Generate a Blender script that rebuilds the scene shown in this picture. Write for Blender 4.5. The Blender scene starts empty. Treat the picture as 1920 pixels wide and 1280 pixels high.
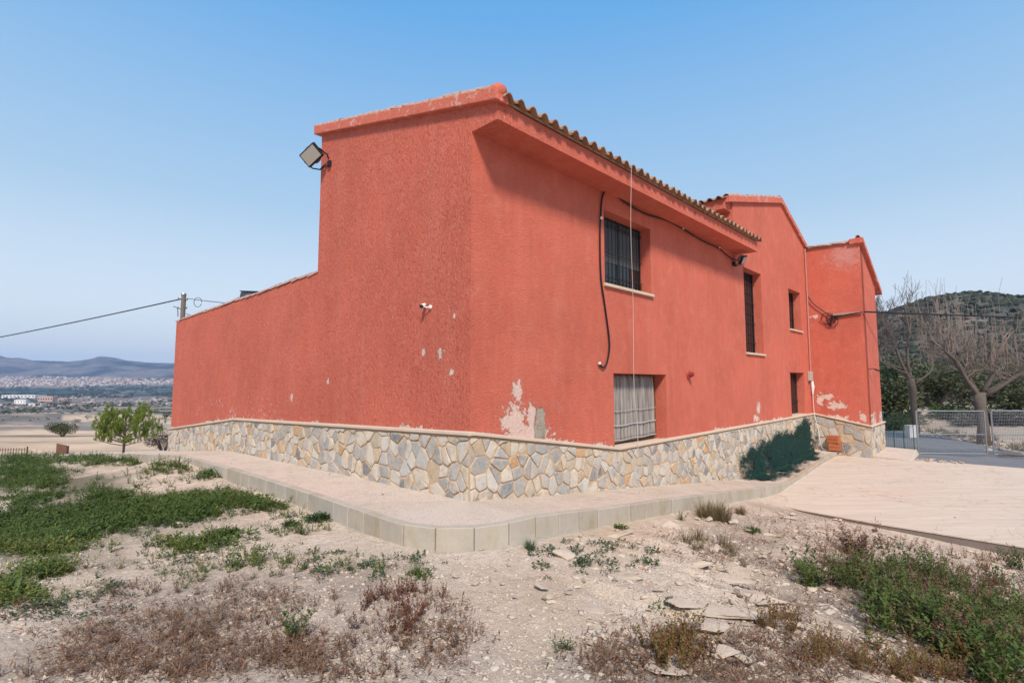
import bpy, bmesh, math, random
import numpy as np
from mathutils import Vector, Matrix, noise as mnoise
from mathutils.geometry import tessellate_polygon
random.seed(7); rng = np.random.default_rng(7)
SC = bpy.context.scene; COL = SC.collection

# ------------------------------------------------------------ camera, sky, sun, exposure
EYE = 1.45; F = 970.0; PITCH = math.atan(80 / F)
cam = bpy.data.objects.new('camera', bpy.data.cameras.new('camera')); COL.objects.link(cam)
cam.location = (0, 0, EYE); cam.rotation_euler = (math.pi / 2 + PITCH, 0, 0)
cam.data.sensor_width = 36; cam.data.lens = F / 1920 * 36
cam.data.clip_start = 0.05; cam.data.clip_end = 30000
SC.camera = cam
SUN_EL, SUN_AZ = 47.0, 175.0            # azimuth clockwise from +Y
w = bpy.data.worlds.new('World'); SC.world = w; w.use_nodes = True
wn, wl = w.node_tree.nodes, w.node_tree.links
bg = wn['Background']
sky = wn.new('ShaderNodeTexSky'); sky.sky_type = 'NISHITA'; sky.sun_disc = False
sky.sun_elevation = math.radians(SUN_EL); sky.sun_rotation = math.radians(SUN_AZ)
sky.air_density = 1.0; sky.dust_density = 1.2; sky.ozone_density = 1.0
geo = wn.new('ShaderNodeNewGeometry'); sep = wn.new('ShaderNodeSeparateXYZ')
wl.new(geo.outputs['Incoming'], sep.inputs[0])
neg = wn.new('ShaderNodeMath'); neg.operation = 'MULTIPLY'; neg.inputs[1].default_value = -1
wl.new(sep.outputs['Z'], neg.inputs[0])
rmp = wn.new('ShaderNodeValToRGB'); wl.new(neg.outputs[0], rmp.inputs[0])
cr = rmp.color_ramp
SKYCOL = [(0.0, (10.0, 9.8, 9.6)), (0.12, (8.0, 8.7, 9.1)), (0.30, (4.3, 6.2, 7.9)), (0.6, (1.25, 4.0, 7.8)), (1.0, (.9, 2.9, 6.6))]
while len(cr.elements) < len(SKYCOL): cr.elements.new(0.5)
for e, (p, c) in zip(cr.elements, SKYCOL):
    e.position = p; e.color = (c[0] / 10, c[1] / 10, c[2] / 10, 1)
sc_ = wn.new('ShaderNodeVectorMath'); sc_.operation = 'SCALE'; sc_.inputs['Scale'].default_value = 10.5
wl.new(rmp.outputs[0], sc_.inputs[0])
mx = wn.new('ShaderNodeMix'); mx.data_type = 'RGBA'; mx.inputs[0].default_value = 0.75
wl.new(sky.outputs[0], mx.inputs[6]); wl.new(sc_.outputs[0], mx.inputs[7]); wl.new(mx.outputs[2], bg.inputs[0])
bg.inputs[1].default_value = 0.086
sd = bpy.data.lights.new('sun', 'SUN'); sd.energy = 3.6; sd.angle = math.radians(10); sd.color = (1, 0.90, 0.78)
sun = bpy.data.objects.new('sun', sd); COL.objects.link(sun)
az, el = math.radians(SUN_AZ), math.radians(SUN_EL)
sv = Vector((math.sin(az) * math.cos(el), math.cos(az) * math.cos(el), math.sin(el)))
sun.rotation_euler = sv.to_track_quat('Z', 'Y').to_euler(); sun.location = (3, -8, 12)
SC.view_settings.view_transform = 'Standard'; SC.view_settings.look = 'None'
SC.view_settings.exposure = 0.50; SC.view_settings.gamma = 1.0
try: SC.view_settings.use_curve_mapping = False
except Exception: pass

# ------------------------------------------------------------ frames and helpers
CORNER = Vector((-0.53637718, 6.64524205, 0)); ANG = math.radians(45.8147)
HM = Matrix.Translation(CORNER) @ Matrix.Rotation(ANG, 4, 'Z')      # house frame: x = along the right facade, y = along the left facade
HMI = HM.inverted()
def B(s, t, z=0): return HM @ Vector((s, t, z))
def ray(x, y):
    d = np.array([(x - 960) / F, 1.0, -(y - 640) / F]); c, s = math.cos(PITCH), math.sin(PITCH)
    return np.array([d[0], d[1] * c - d[2] * s, d[1] * s + d[2] * c])

def tag(o, label=None, cat=None, group=None, kind=None):
    if label: o['label'] = label
    if cat: o['category'] = cat
    if group: o['group'] = group
    if kind: o['kind'] = kind
    return o
def empty(name, loc=(0, 0, 0), rz=0, mw=None):
    o = bpy.data.objects.new(name, None); COL.objects.link(o)
    o.location = loc; o.rotation_euler = (0, 0, rz)
    if mw is not None: o.matrix_world = mw
    return o
def link(name, me, parent=None, mat=None):
    o = bpy.data.objects.new(name, me); COL.objects.link(o)
    if parent is not None: o.parent = parent
    if mat is not None and len(me.materials) == 0: me.materials.append(mat)
    return o
def pymesh(name, V, Fs, mat=None, parent=None, smooth=False):
    me = bpy.data.meshes.new(name); me.from_pydata([tuple(v) for v in V], [], [tuple(f) for f in Fs]); me.update()
    if smooth: me.polygons.foreach_set('use_smooth', [True] * len(me.polygons))
    return link(name, me, parent, mat)
def npmesh(name, V, Fa, mat=None, parent=None, tint=None, smooth=False, col=None):
    V = np.asarray(V, dtype=np.float32); Fa = np.asarray(Fa, dtype=np.int32); k = Fa.shape[1]; n = Fa.shape[0]
    me = bpy.data.meshes.new(name)
    me.vertices.add(len(V)); me.vertices.foreach_set('co', V.ravel())
    me.loops.add(n * k); me.loops.foreach_set('vertex_index', Fa.ravel())
    me.polygons.add(n); me.polygons.foreach_set('loop_start', np.arange(n, dtype=np.int32) * k)
    me.polygons.foreach_set('loop_total', np.full(n, k, dtype=np.int32))
    if smooth: me.polygons.foreach_set('use_smooth', np.ones(n, dtype=bool))
    me.update(calc_edges=True); me.validate()
    if tint is not None:
        a = me.attributes.new('tint', 'FLOAT', 'POINT'); a.data.foreach_set('value', np.asarray(tint, dtype=np.float32))
    if col is not None:
        a = me.attributes.new('col', 'FLOAT_COLOR', 'POINT')
        c4 = np.ones((len(V), 4), dtype=np.float32); c4[:, :3] = col; a.data.foreach_set('color', c4.ravel())
    return link(name, me, parent, mat)
class MB:
    """collects boxes, bars and tubes and links them as one mesh"""
    def __init__(s): s.V = []; s.F = []
    def add(s, V, Fs):
        b = len(s.V); s.V += [tuple(v) for v in V]; s.F += [tuple(i + b for i in f) for f in Fs]; return s
    def box(s, a, b):
        x0, y0, z0 = a; x1, y1, z1 = b
        return s.add([(x0, y0, z0), (x1, y0, z0), (x1, y1, z0), (x0, y1, z0), (x0, y0, z1), (x1, y0, z1), (x1, y1, z1), (x0, y1, z1)],
                     [(0, 3, 2, 1), (4, 5, 6, 7), (0, 1, 5, 4), (1, 2, 6, 5), (2, 3, 7, 6), (3, 0, 4, 7)])
    def tube(s, pts, r, n=6, cap=True):
        pts = [Vector(p) for p in pts]; rs = r if isinstance(r, (list, tuple)) else [r] * len(pts)
        V = []; Fs = []; up = Vector((0, 0, 1)); pa = None
        for i, p in enumerate(pts):
            d = (pts[min(i + 1, len(pts) - 1)] - pts[max(i - 1, 0)]).normalized()
            if pa is None: a = d.cross(up if abs(d.z) < .95 else Vector((1, 0, 0))).normalized()
            else: a = (pa - d * pa.dot(d)).normalized()
            pa = a; b = d.cross(a)
            for k in range(n):
                q = 2 * math.pi * k / n; V.append(p + (a * math.cos(q) + b * math.sin(q)) * rs[i])
        for i in range(len(pts) - 1):
            for k in range(n):
                k2 = (k + 1) % n; Fs.append((i * n + k, i * n + k2, (i + 1) * n + k2, (i + 1) * n + k))
        if cap: Fs.append(tuple(range(n))[::-1]); Fs.append(tuple((len(pts) - 1) * n + k for k in range(n)))
        return s.add(V, Fs)
    def build(s, name, mat, parent=None, smooth=False):
        return pymesh(name, s.V, s.F, mat, parent, smooth)
def bevel(o, wdt, seg=2):
    m = o.modifiers.new('bevel', 'BEVEL'); m.width = wdt; m.segments = seg; m.limit_method = 'ANGLE'; return o
def arc(p, q, sag, n=14):
    p, q = Vector(p), Vector(q); return [p.lerp(q, i / n) - Vector((0, 0, 4 * sag * (i / n) * (1 - i / n))) for i in range(n + 1)]

# ------------------------------------------------------------ node materials
class NT:
    def __init__(s, name, rough=0.85):
        s.m = bpy.data.materials.new(name); s.m.use_nodes = True; s.t = s.m.node_tree; s.n = s.t.nodes; s.l = s.t.links
        s.b = s.n['Principled BSDF']; s.b.inputs['Roughness'].default_value = rough
        s.b.inputs['Specular IOR Level'].default_value = 0.25
        s.tc = s.n.new('ShaderNodeTexCoord')
    def set(s, sock, v):
        if hasattr(v, 'links') or isinstance(v, bpy.types.NodeSocket): s.l.new(v, sock)
        else:
            if isinstance(v, tuple) and len(v) == 3 and sock.type == 'RGBA': v = (*v, 1)
            sock.default_value = v
    @property
    def obj(s): return s.tc.outputs['Object']
    def mapp(s, scale=(1, 1, 1), rot=(0, 0, 0), src=None):
        m = s.n.new('ShaderNodeMapping'); s.set(m.inputs[0], src or s.obj); m.inputs['Scale'].default_value = scale; m.inputs['Rotation'].default_value = rot; return m.outputs[0]
    def noise(s, scale, detail=4, rough=.55, src=None, dist=0, col=False):
        x = s.n.new('ShaderNodeTexNoise'); s.set(x.inputs['Vector'], src or s.obj); x.inputs['Scale'].default_value = scale
        x.inputs['Detail'].default_value = detail; x.inputs['Roughness'].default_value = rough; x.inputs['Distortion'].default_value = dist
        return x.outputs['Color' if col else 'Fac']
    def vor(s, scale, feat='F1', out='Distance', src=None, rnd=1):
        x = s.n.new('ShaderNodeTexVoronoi'); x.feature = feat; s.set(x.inputs['Vector'], src or s.obj); x.inputs['Scale'].default_value = scale
        x.inputs['Randomness'].default_value = rnd; return x.outputs[out]
    def math(s, op, a, b=0.0, c=0.0, clamp=False):
        x = s.n.new('ShaderNodeMath'); x.operation = op; x.use_clamp = clamp; s.set(x.inputs[0], a); s.set(x.inputs[1], b)
        if len(x.inputs) > 2: s.set(x.inputs[2], c)
        return x.outputs[0]
    def ramp(s, f, a, b, c=0.0, d=1.0, smooth=False):
        x = s.n.new('ShaderNodeMapRange'); s.set(x.inputs[0], f); s.set(x.inputs[1], a); s.set(x.inputs[2], b); x.inputs[3].default_value = c; x.inputs[4].default_value = d
        if smooth: x.interpolation_type = 'SMOOTHSTEP'
        return x.outputs[0]
    def mix(s, f, a, b, mode='MIX'):
        x = s.n.new('ShaderNodeMix'); x.data_type = 'RGBA'; x.blend_type = mode; s.set(x.inputs[0], f); s.set(x.inputs[6], a); s.set(x.inputs[7], b); return x.outputs[2]
    def cramp(s, f, stops):
        x = s.n.new('ShaderNodeValToRGB'); s.set(x.inputs[0], f); r = x.color_ramp
        while len(r.elements) < len(stops): r.elements.new(.5)
        for e, (p, c) in zip(r.elements, stops): e.position = p; e.color = (*c, 1)
        return x.outputs[0]
    def sep(s, v=None):
        x = s.n.new('ShaderNodeSeparateXYZ'); s.set(x.inputs[0], v or s.obj); return x.outputs
    def comb(s, a, b, c):
        x = s.n.new('ShaderNodeCombineXYZ'); s.set(x.inputs[0], a); s.set(x.inputs[1], b); s.set(x.inputs[2], c); return x.outputs[0]
    def attr(s, name, out='Fac'):
        x = s.n.new('ShaderNodeAttribute'); x.attribute_name = name; return x.outputs[out]
    def rand(s): return s.n.new('ShaderNodeObjectInfo').outputs['Random']
    def color(s, v): s.set(s.b.inputs['Base Color'], v); return s
    def bump(s, h, strength=.5, dist=.02):
        x = s.n.new('ShaderNodeBump'); s.set(x.inputs['Height'], h); x.inputs['Strength'].default_value = strength; x.inputs['Distance'].default_value = dist
        if s.b.inputs['Normal'].links: s.l.new(s.b.inputs['Normal'].links[0].from_socket, x.inputs['Normal'])
        s.l.new(x.outputs[0], s.b.inputs['Normal']); return s
    def leafy(s, amount=.3):
        tr = s.n.new('ShaderNodeBsdfTranslucent'); mxs = s.n.new('ShaderNodeMixShader'); mxs.inputs[0].default_value = amount
        if s.b.inputs['Base Color'].links: s.l.new(s.b.inputs['Base Color'].links[0].from_socket, tr.inputs[0])
        s.l.new(s.b.outputs[0], mxs.inputs[1]); s.l.new(tr.outputs[0], mxs.inputs[2]); s.l.new(mxs.outputs[0], s.n['Material Output'].inputs[0]); return s

def plain(name, c, rough=.7, var=.15, scale=8, metal=0, bump=0):
    k = NT(name, rough); f = k.noise(scale, 5)
    k.color(k.mix(f, tuple(v * (1 - var) for v in c), tuple(min(1, v * (1 + var)) for v in c))); k.b.inputs['Metallic'].default_value = metal
    if bump: k.bump(f, bump, .01)
    return k.m

RED = (.63, .152, .098)
def ellip(k, u, z, cu, cz, ru, rz, jag):
    a = k.math('DIVIDE', k.math('SUBTRACT', u, cu), ru); b = k.math('DIVIDE', k.math('SUBTRACT', z, cz), rz)
    d = k.math('SQRT', k.math('ADD', k.math('MULTIPLY', a, a), k.math('MULTIPLY', b, b)))
    return k.math('ADD', k.math('SUBTRACT', 1.0, d), jag)
def stucco(name, axis, coarse, trimlines=None, speck=None, patches=(), cement=(), wash=None):
    """weathered red textured render; axis = local coordinate that runs along the wall"""
    k = NT(name, .9); X, Y, Z = k.sep()
    u = X if axis == 'x' else Y
    st = k.mapp((1, 1, .22)); big = k.noise(.7, 5, .6); streak = k.noise(7, 5, .6, src=st); fine = k.noise(38, 6, .7)
    col = k.mix(k.ramp(big, .3, .7), tuple(c * .88 for c in RED), tuple(c * 1.1 for c in RED))
    col = k.mix(k.ramp(streak, .42, .74, 0, .28), col, (.42, .09, .065)); col = k.mix(k.ramp(k.noise(1.8, 6, .62, src=k.mapp((1, 1, .12))), .50, .72, 0, .22), col, (.68, .24, .17)); col = k.mix(k.ramp(k.noise(4.2, 4, .6, src=k.mapp((1, 1, .07))), .60, .74, 0, .18), col, (.34, .07, .055))
    blotch = k.noise(3.2, 8, .78)
    col = k.mix(k.ramp(blotch, .50, .68, 0, .40), col, (.70, .25, .18))
    col = k.mix(k.ramp(fine, .25, .8, 0, .38), (.40, .075, .055), col) if False else col
    pits = k.ramp(k.noise(19 if coarse else 34, 5, .72, src=k.mapp((1, 1, .8))), .55, .66, 0, .72 if coarse else .36)
    col = k.mix(pits, col, (.30, .055, .045))
    tops = k.ramp(k.noise(24, 4, .6), .62, .78, 0, .3); col = k.mix(tops, col, (.66, .22, .16))
    jag = k.math('MULTIPLY', k.math('SUBTRACT', k.noise(9, 7, .72), .5), 5.0)
    peel = None
    def mx_(a, b): return b if a is None else k.math('MAXIMUM', a, b)
    for (cu, cz, ru, rz) in patches: peel = mx_(peel, ellip(k, u, Z, cu, cz, ru, rz, jag))
    if trimlines:
        lo = None
        for (z0, sl, mode) in trimlines:
            v = k.math('ADD', k.math('MULTIPLY', u, sl), z0)
            lo = v if lo is None else k.math({'min': 'MINIMUM', 'max': 'MAXIMUM'}[mode], lo, v)
        h = k.math('SUBTRACT', Z, lo)
        n2 = k.noise(12, 6, .7); n3 = k.noise(1.1, 3, .6)
        edge = k.math('ADD', k.math('MULTIPLY', k.math('SUBTRACT', n2, .56), 6.0), k.ramp(h, 0.0, .22, .9, -2.5))
        edge = k.math('ADD', edge, k.ramp(n3, .35, .65, -1.6, .5)); peel = mx_(peel, edge)
    if speck:
        u0, u1, z0, z1 = speck
        reg = k.math('MULTIPLY', k.math('MULTIPLY', k.ramp(u, u0, u0 + 2), k.ramp(u, u1, u1 - 2)), k.math('MULTIPLY', k.ramp(Z, z0, z0 + .3), k.ramp(Z, z1, z1 - .9)))
        sp = k.noise(17, 3, .6, src=k.mapp((1, 1, .55)))
        sp = k.math('ADD', k.math('MULTIPLY', k.math('SUBTRACT', sp, .598), 9.0), k.ramp(reg, 0, 1, -1.2, .15)); sp = k.math('ADD', sp, k.ramp(k.noise(1.3, 2), .4, .65, -.8, .25)); peel = mx_(peel, sp)
    bumpH = k.math('ADD', k.math('MULTIPLY', k.ramp(k.noise(27 if coarse else 48, 6, .66, dist=.9, src=k.mapp((1, 1, .5 if coarse else .7))), .32, .66), 1.0), k.math('MULTIPLY', k.noise(80, 3, .6), .35))
    if wash:
        uu, zz, ru, rz = wash
        wv = ellip(k, u, Z, uu, zz, ru, rz, k.math('MULTIPLY', jag, .6)); col = k.mix(k.ramp(wv, 0, .8, 0, .45), col, (.66, .42, .38))
    if peel is not None:
        pc = k.mix(k.noise(20, 5), (.70, .42, .34), (.80, .65, .56)); f = k.ramp(peel, 0, .12)
        col = k.mix(f, col, pc)
        bumpH = k.math('SUBTRACT', bumpH, k.math('MULTIPLY', f, .8))
    for (cu, cz, ru, rz) in cement:
        e = k.ramp(ellip(k, u, Z, cu, cz, ru, rz, k.math('MULTIPLY', jag, .42)), 0, .06)
        col = k.mix(e, col, k.mix(k.noise(25, 5), (.34, .29, .23), (.50, .43, .34))); bumpH = k.math('SUBTRACT', bumpH, k.math('MULTIPLY', e, 2.0))
    k.color(col); k.bump(bumpH, 1.0, .020 if coarse else .011); k.bump(k.noise(3, 3), .5, .03)
    return k.m

TRIM_L = [(.83, -.0249, 'min'), (.62 + 8.45 * .0976, -.0976, 'min')]
TRIM_R = [(.83, -.144, 'max'), (.35 - 3.34 * .009, .009, 'max')]
def trimL(t): return min(.83 - .0249 * t, .62 - .0976 * (t - 8.45))
def trimR(s): return max(.83 - .144 * s, .35 + .009 * (s - 3.34))
def trimB(t): return .455 + t * .21                                   # block side, t from 0 to -1.6
M = {}
M['stL'] = stucco('red_stucco_rough', 'y', True, TRIM_L, speck=(4.2, 13.6, .3, 1.75),
                  patches=[(.62, 1.86, .07, .07), (1.0, 1.9, .05, .05), (.38, 1.62, .04, .05), (.33, 2.35, .02, .04), (3.9, 1.5, .05, .06), (5.4, 1.2, .06, .08)])
M['stR'] = stucco('red_stucco_fine', 'x', False, TRIM_R,
                  patches=[(.82, .92, .26, .24), (.86, 1.35, .10, .16), (1.1, .74, .5, .12), (1.18, 1.0, .1, .2), (10.3, .82, .13, .16), (10.1, .55, .2, .1)],
                  cement=[(1.36, .86, .13, .26), (10.6, .72, .0, .0)][:1])
M['stR2'] = stucco('red_stucco_gable', 'x', False, [(.42, .004, 'max')], patches=[], cement=[])
M['stB'] = stucco('red_stucco_block_side', 'y', False, [(.455, .21, 'min')], patches=[(-.25, .95, .12, .2), (-.75, .75, .25, .14), (-.5, 1.05, .2, .1), (-.2, 3.75, .14, .06), (-1.45, .4, .1, .15), (-.7, .35, .35, .08)], wash=(-1.2, 5.7, .7, .55))
M['stF'] = stucco('red_stucco_plain', 'x', False)
k = NT('red_render_lichen', .93); n = k.noise(6, 7, .72); c = k.mix(k.noise(3, 5), (.50, .12, .08), (.62, .17, .11)); c = k.mix(k.ramp(n, .56, .62, 0, .8), c, (.60, .36, .30)); c = k.mix(k.ramp(k.noise(20, 5, .7), .58, .68, 0, .6), c, (.28, .07, .05)); c = k.mix(k.ramp(k.noise(11, 6, .7), .63, .68, 0, .8), c, (.42, .40, .35)); k.color(c); k.bump(k.noise(24, 6, .7), 1, .02); M['rake'] = k.m
k = NT('cream_ledge', .8); k.color(k.mix(k.noise(6, 6, .6), (.50, .38, .29), (.64, .51, .40))); k.bump(k.noise(30, 4), .3, .01); M['ledge'] = k.m
k = NT('mortar', .95); k.color(k.mix(k.noise(5, 6, .65), (.38, .265, .17), (.54, .41, .29))); k.bump(k.noise(45, 5, .6), .8, .01); M['mortar'] = k.m
def stone_mat():
    k = NT('plinth_stone', .75); r = k.rand(); a = k.attr('tint'); r = k.math('FRACT', k.math('ADD', r, a))
    base = k.cramp(r, [(0, (.30, .29, .275)), (.22, (.43, .41, .385)), (.40, (.52, .48, .42)), (.55, (.57, .485, .38)), (.70, (.46, .37, .265)), (.80, (.47, .33, .19)), (.86, (.40, .38, .35)), (.91, (.13, .14, .155)), (.95, (.21, .215, .225)), (.975, (.52, .25, .07))])
    for nd in k.n:
        if nd.type == 'VALTORGB': nd.color_ramp.interpolation = 'CONSTANT'
    n = k.noise(9, 6, .65, dist=.6); rim = k.math('ADD', k.attr('rim'), k.math('MULTIPLY', k.math('SUBTRACT', n, .5), 2.6)); c = k.mix(k.ramp(rim, .2, .9, 0, .9), base, (.48, .34, .215))
    c = k.mix(k.ramp(k.noise(22, 5, .7), .35, .7, 0, .4), c, (.60, .575, .53)); c = k.mix(k.ramp(k.noise(5, 6, .75), .52, .68, 0, .55), c, (.20, .20, .20)); c = k.mix(k.ramp(k.noise(7, 5, .75), .58, .70, 0, .6), c, (.44, .24, .10))
    k.color(c); k.bump(k.noise(26, 6, .65), .7, .012); return k.m
M['stone'] = stone_mat()
k = NT('paving_gravel_concrete', .93); f = k.noise(85, 4, .75); g = k.noise(1.5, 6, .6); v = k.vor(60, out='Color')
c = k.mix(k.ramp(f, .35, .65), (.36, .275, .215), (.74, .62, .52)); c = k.mix(k.ramp(g, .35, .7, 0, .6), c, (.62, .50, .40)); c = k.mix(k.ramp(k.noise(.8, 7, .76), .48, .64, 0, .55), c, (.42, .335, .25)); c = k.mix(k.ramp(k.noise(38, 3, .6), .60, .68, 0, .6), c, (.28, .21, .17)); c = k.mix(k.ramp(k.noise(2.2, 7, .75), .54, .66, 0, .45), c, (.34, .27, .21))
c = k.mix(k.ramp(k.noise(24, 4, .75), .42, .62, 0, .5), (.34, .26, .20), c) if False else k.mix(k.ramp(k.noise(30, 4, .8), .50, .34, 0, .65), c, (.33, .255, .20)); k.color(c); k.bump(f, .6, .008); M['pave'] = k.m
k = NT('kerb_concrete', .9); n = k.noise(2.5, 6, .65); r = k.rand()
c = k.mix(n, (.29, .245, .195), (.50, .43, .345)); c = k.mix(k.ramp(k.noise(5, 6, .65, src=k.mapp((1, 1, .35))), .50, .66, 0, .65), c, (.33, .26, .15)); c = k.mix(k.ramp(k.noise(14, 5, .7), .5, .75, 0, .5), c, (.25, .22, .19)); c = k.mix(k.ramp(r, 0, 1, 0, .25), c, (.58, .54, .48))
k.color(c); k.bump(k.noise(60, 5), .4, .006); M['kerb'] = k.m
k = NT('old_concrete', .95); c = k.mix(k.noise(3, 7, .7), (.30, .25, .20), (.55, .48, .40)); c = k.mix(k.ramp(k.noise(8, 5, .7), .55, .75, 0, .6), c, (.20, .16, .13)); k.color(c); k.bump(k.noise(16, 6, .7), 1, .03); M['found'] = k.m
k = NT('slab_concrete', .85); mp = k.mapp((.5, 6, 1), src=k.mapp(rot=(0, 0, math.radians(45.8)))); c = k.mix(k.ramp(k.noise(1.3, 7, .62, src=mp), .3, .72), (.52, .42, .325), (.64, .54, .44))
c = k.mix(k.ramp(k.noise(.7, 6, .65, src=k.mapp((.6, 2.2, 1), src=k.mapp(rot=(0, 0, math.radians(45.8))))), .56, .72, 0, .5), c, (.56, .36, .22)); c = k.mix(k.ramp(k.noise(4, 6, .75, src=mp), .45, .75, 0, .45), c, (.42, .33, .26)); c = k.mix(k.ramp(k.noise(50, 4, .8), .5, .3, 0, .5), c, (.40, .32, .25)); c = k.mix(k.ramp(k.math('ABSOLUTE', k.math('SUBTRACT', k.noise(.55, 7, .62, dist=.8), .5)), .006, .0, 0, .55), c, (.22, .17, .13)); c = k.mix(k.ramp(k.noise(26, 4), .68, .75, 0, .5), c, (.25, .19, .15))
k.color(c); k.bump(k.noise(30, 5), .25, .006); M['slab'] = k.m
k = NT('slab_edge', .9); c = k.mix(k.noise(4, 6, .7), (.13, .11, .10), (.26, .21, .18)); k.color(c); k.bump(k.noise(30, 5), .5, .01); M['slabedge'] = k.m
k = NT('asphalt', .9); c = k.mix(k.noise(.8, 6, .6), (.12, .12, .13), (.20, .20, .205)); c = k.mix(k.ramp(k.noise(3, 6, .7, src=k.mapp((1, .2, 1))), .55, .8, 0, .5), c, (.30, .29, .28)); k.color(c); k.bump(k.noise(90, 3), .4, .006); M['asphalt'] = k.m
k = NT('clay_tile', .85); r = k.rand(); c = k.mix(r, (.24, .125, .075), (.38, .22, .14)); c = k.mix(k.ramp(k.noise(9, 6, .7), .45, .7, 0, .7), c, (.36, .27, .18)); c = k.mix(k.ramp(k.noise(30, 4, .7), .6, .75, 0, .6), c, (.5, .45, .38)); k.color(c); k.bump(k.noise(40, 5), .5, .006); M['tile'] = k.m
k = NT('lichen_tile', .92); c = k.mix(k.ramp(k.noise(10, 6, .72), .38, .62), (.42, .15, .11), (.42, .40, .36)); c = k.mix(k.ramp(k.noise(24, 4, .7), .58, .7), c, (.55, .53, .48)); k.color(c); k.bump(k.noise(30, 6, .7), 1, .02); M['lichen'] = k.m
M['black'] = plain('black_metal', (.02, .02, .022), .5, .2, 20)
M['cable'] = plain('black_cable', (.015, .014, .014), .55, .2, 20)
M['grey'] = plain('grey_metal', (.22, .23, .25), .45, .15, 12, .3)
M['galv'] = plain('galvanised_steel', (.27, .285, .30), .45, .12, 15, .5)
M['white'] = plain('white_plastic', (.75, .73, .70), .45, .06, 10)
M['rope'] = plain('pale_cord', (.55, .50, .45), .8, .1, 30)
k = NT('dark_glass', .08); k.color((.012, .013, .015)); k.b.inputs['Specular IOR Level'].default_value = .5; M['glass'] = k.m
k = NT('lamp_glass', .25); k.color((.40, .38, .34)); k.b.inputs['Specular IOR Level'].default_value = .6; M['lampglass'] = k.m
k = NT('shutter_grey', .6); k.color((.085, .085, .088)); M['shutter'] = k.m
M['wood'] = plain('brown_wood', (.20, .075, .025), .6, .3, 9)
M['greymetal_dark'] = plain('slate_metal', (.045, .05, .06), .55, .15, 8)
k = NT('curtain_cloth', .9); wv = k.noise(16, 4, .6, src=k.mapp((1, 1, .06))); c = k.mix(k.ramp(wv, .38, .66), (.15, .125, .11), (.36, .32, .295)); c = k.mix(k.ramp(k.noise(3, 4), .4, .7, 0, .35), c, (.30, .27, .25)); k.color(c); M['curtain'] = k.m
M['seam'] = plain('curtain_seam', (.38, .355, .34), .9, .12, 20)
M['terra'] = plain('terracotta_block', (.42, .13, .055), .85, .25, 14, bump=.5)
M['rust'] = plain('rusty_iron', (.10, .055, .04), .8, .35, 14)
M['bark'] = plain('grey_brown_bark', (.125, .10, .085), .95, .4, 12, bump=1)
M['twig'] = plain('pale_brown_twig', (.22, .17, .14), .9, .25, 10)
M['twig_dark'] = plain('dark_twig', (.12, .095, .085), .9, .25, 10)
def leafmat(name, a, b, c3=None, trans=.3, rough=.6):
    k = NT(name, rough); t = k.attr('tint'); n = k.noise(30, 2)
    col = k.mix(t, a, b)
    if c3: col = k.mix(k.ramp(t, .78, .95), col, c3)
    col = k.mix(k.ramp(n, .3, .7, 0, .3), col, tuple(v * .6 for v in a)); k.color(col); k.leafy(trans); return k.m
M['weed'] = leafmat('green_weed_leaf', (.06, .10, .02), (.15, .205, .05), (.23, .21, .05))
M['weed2'] = leafmat('bluish_weed_leaf', (.05, .085, .035), (.10, .15, .07), (.13, .15, .06))
M['bright'] = leafmat('bright_leaf', (.06, .095, .02), (.14, .19, .045), (.14, .08, .04))
M['redweed'] = leafmat('reddish_weed_leaf', (.13, .045, .028), (.26, .095, .045), (.22, .17, .05))
M['litter'] = leafmat('dry_litter', (.14, .075, .045), (.30, .16, .09), (.20, .17, .07), trans=.1)
M['straw'] = leafmat('dry_grass', (.20, .15, .08), (.33, .25, .14), (.12, .14, .04))
M['shrub'] = leafmat('shrub_leaf', (.06, .07, .032), (.125, .135, .065), (.18, .165, .08), trans=.15)
M['shrubgrey'] = leafmat('grey_shrub_leaf', (.11, .095, .08), (.19, .165, .14), (.10, .11, .07), trans=.1)
M['darkshrub'] = leafmat('dark_shrub_leaf', (.025, .042, .018), (.06, .085, .034), (.09, .11, .04), trans=.15)
M['pine'] = leafmat('pine_needle', (.09, .15, .02), (.22, .29, .04), (.32, .34, .07), trans=.2)
k = NT('limestone', .93); r = k.rand(); t = k.attr('tint'); n = k.noise(5, 7, .68)
c = k.mix(n, (.38, .285, .21), (.66, .54, .43)); c = k.mix(k.ramp(t, .2, .9, 0, .6), c, (.54, .475, .40)); c = k.mix(k.ramp(t, .985, .99), c, (.42, .18, .12)); c = k.mix(k.ramp(r, .3, .9, 0, .4), c, (.56, .46, .35)); c = k.mix(k.ramp(k.noise(18, 5, .7), .6, .8, 0, .5), c, (.27, .23, .20))
k.color(c); k.bump(k.noise(22, 6, .7), .9, .015); M['rock'] = k.m

# ------------------------------------------------------------ terrain
def vnoise(x, y, seed=0):
    xi = np.floor(x).astype(np.int64); yi = np.floor(y).astype(np.int64); fx = x - xi; fy = y - yi
    def h(a, b):
        n = (a * 374761393 + b * 668265263 + seed * 1442695041) & 0xffffffff
        n = ((n ^ (n >> 13)) * 1274126177) & 0xffffffff
        return ((n ^ (n >> 16)) & 0xffff) / 65535.0
    ux = fx * fx * (3 - 2 * fx); uy = fy * fy * (3 - 2 * fy)
    return (h(xi, yi) * (1 - ux) + h(xi + 1, yi) * ux) * (1 - uy) + (h(xi, yi + 1) * (1 - ux) + h(xi + 1, yi + 1) * ux) * uy
def fbm(x, y, sc, oct=4, seed=0, gain=.5):
    r = np.zeros_like(x, dtype=float); a = 1; tot = 0
    for o in range(oct): r += a * vnoise(x * sc * 2 ** o + 17.3 * o, y * sc * 2 ** o + 9.1 * o, seed + o); tot += a; a *= gain
    return r / tot - .5
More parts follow.
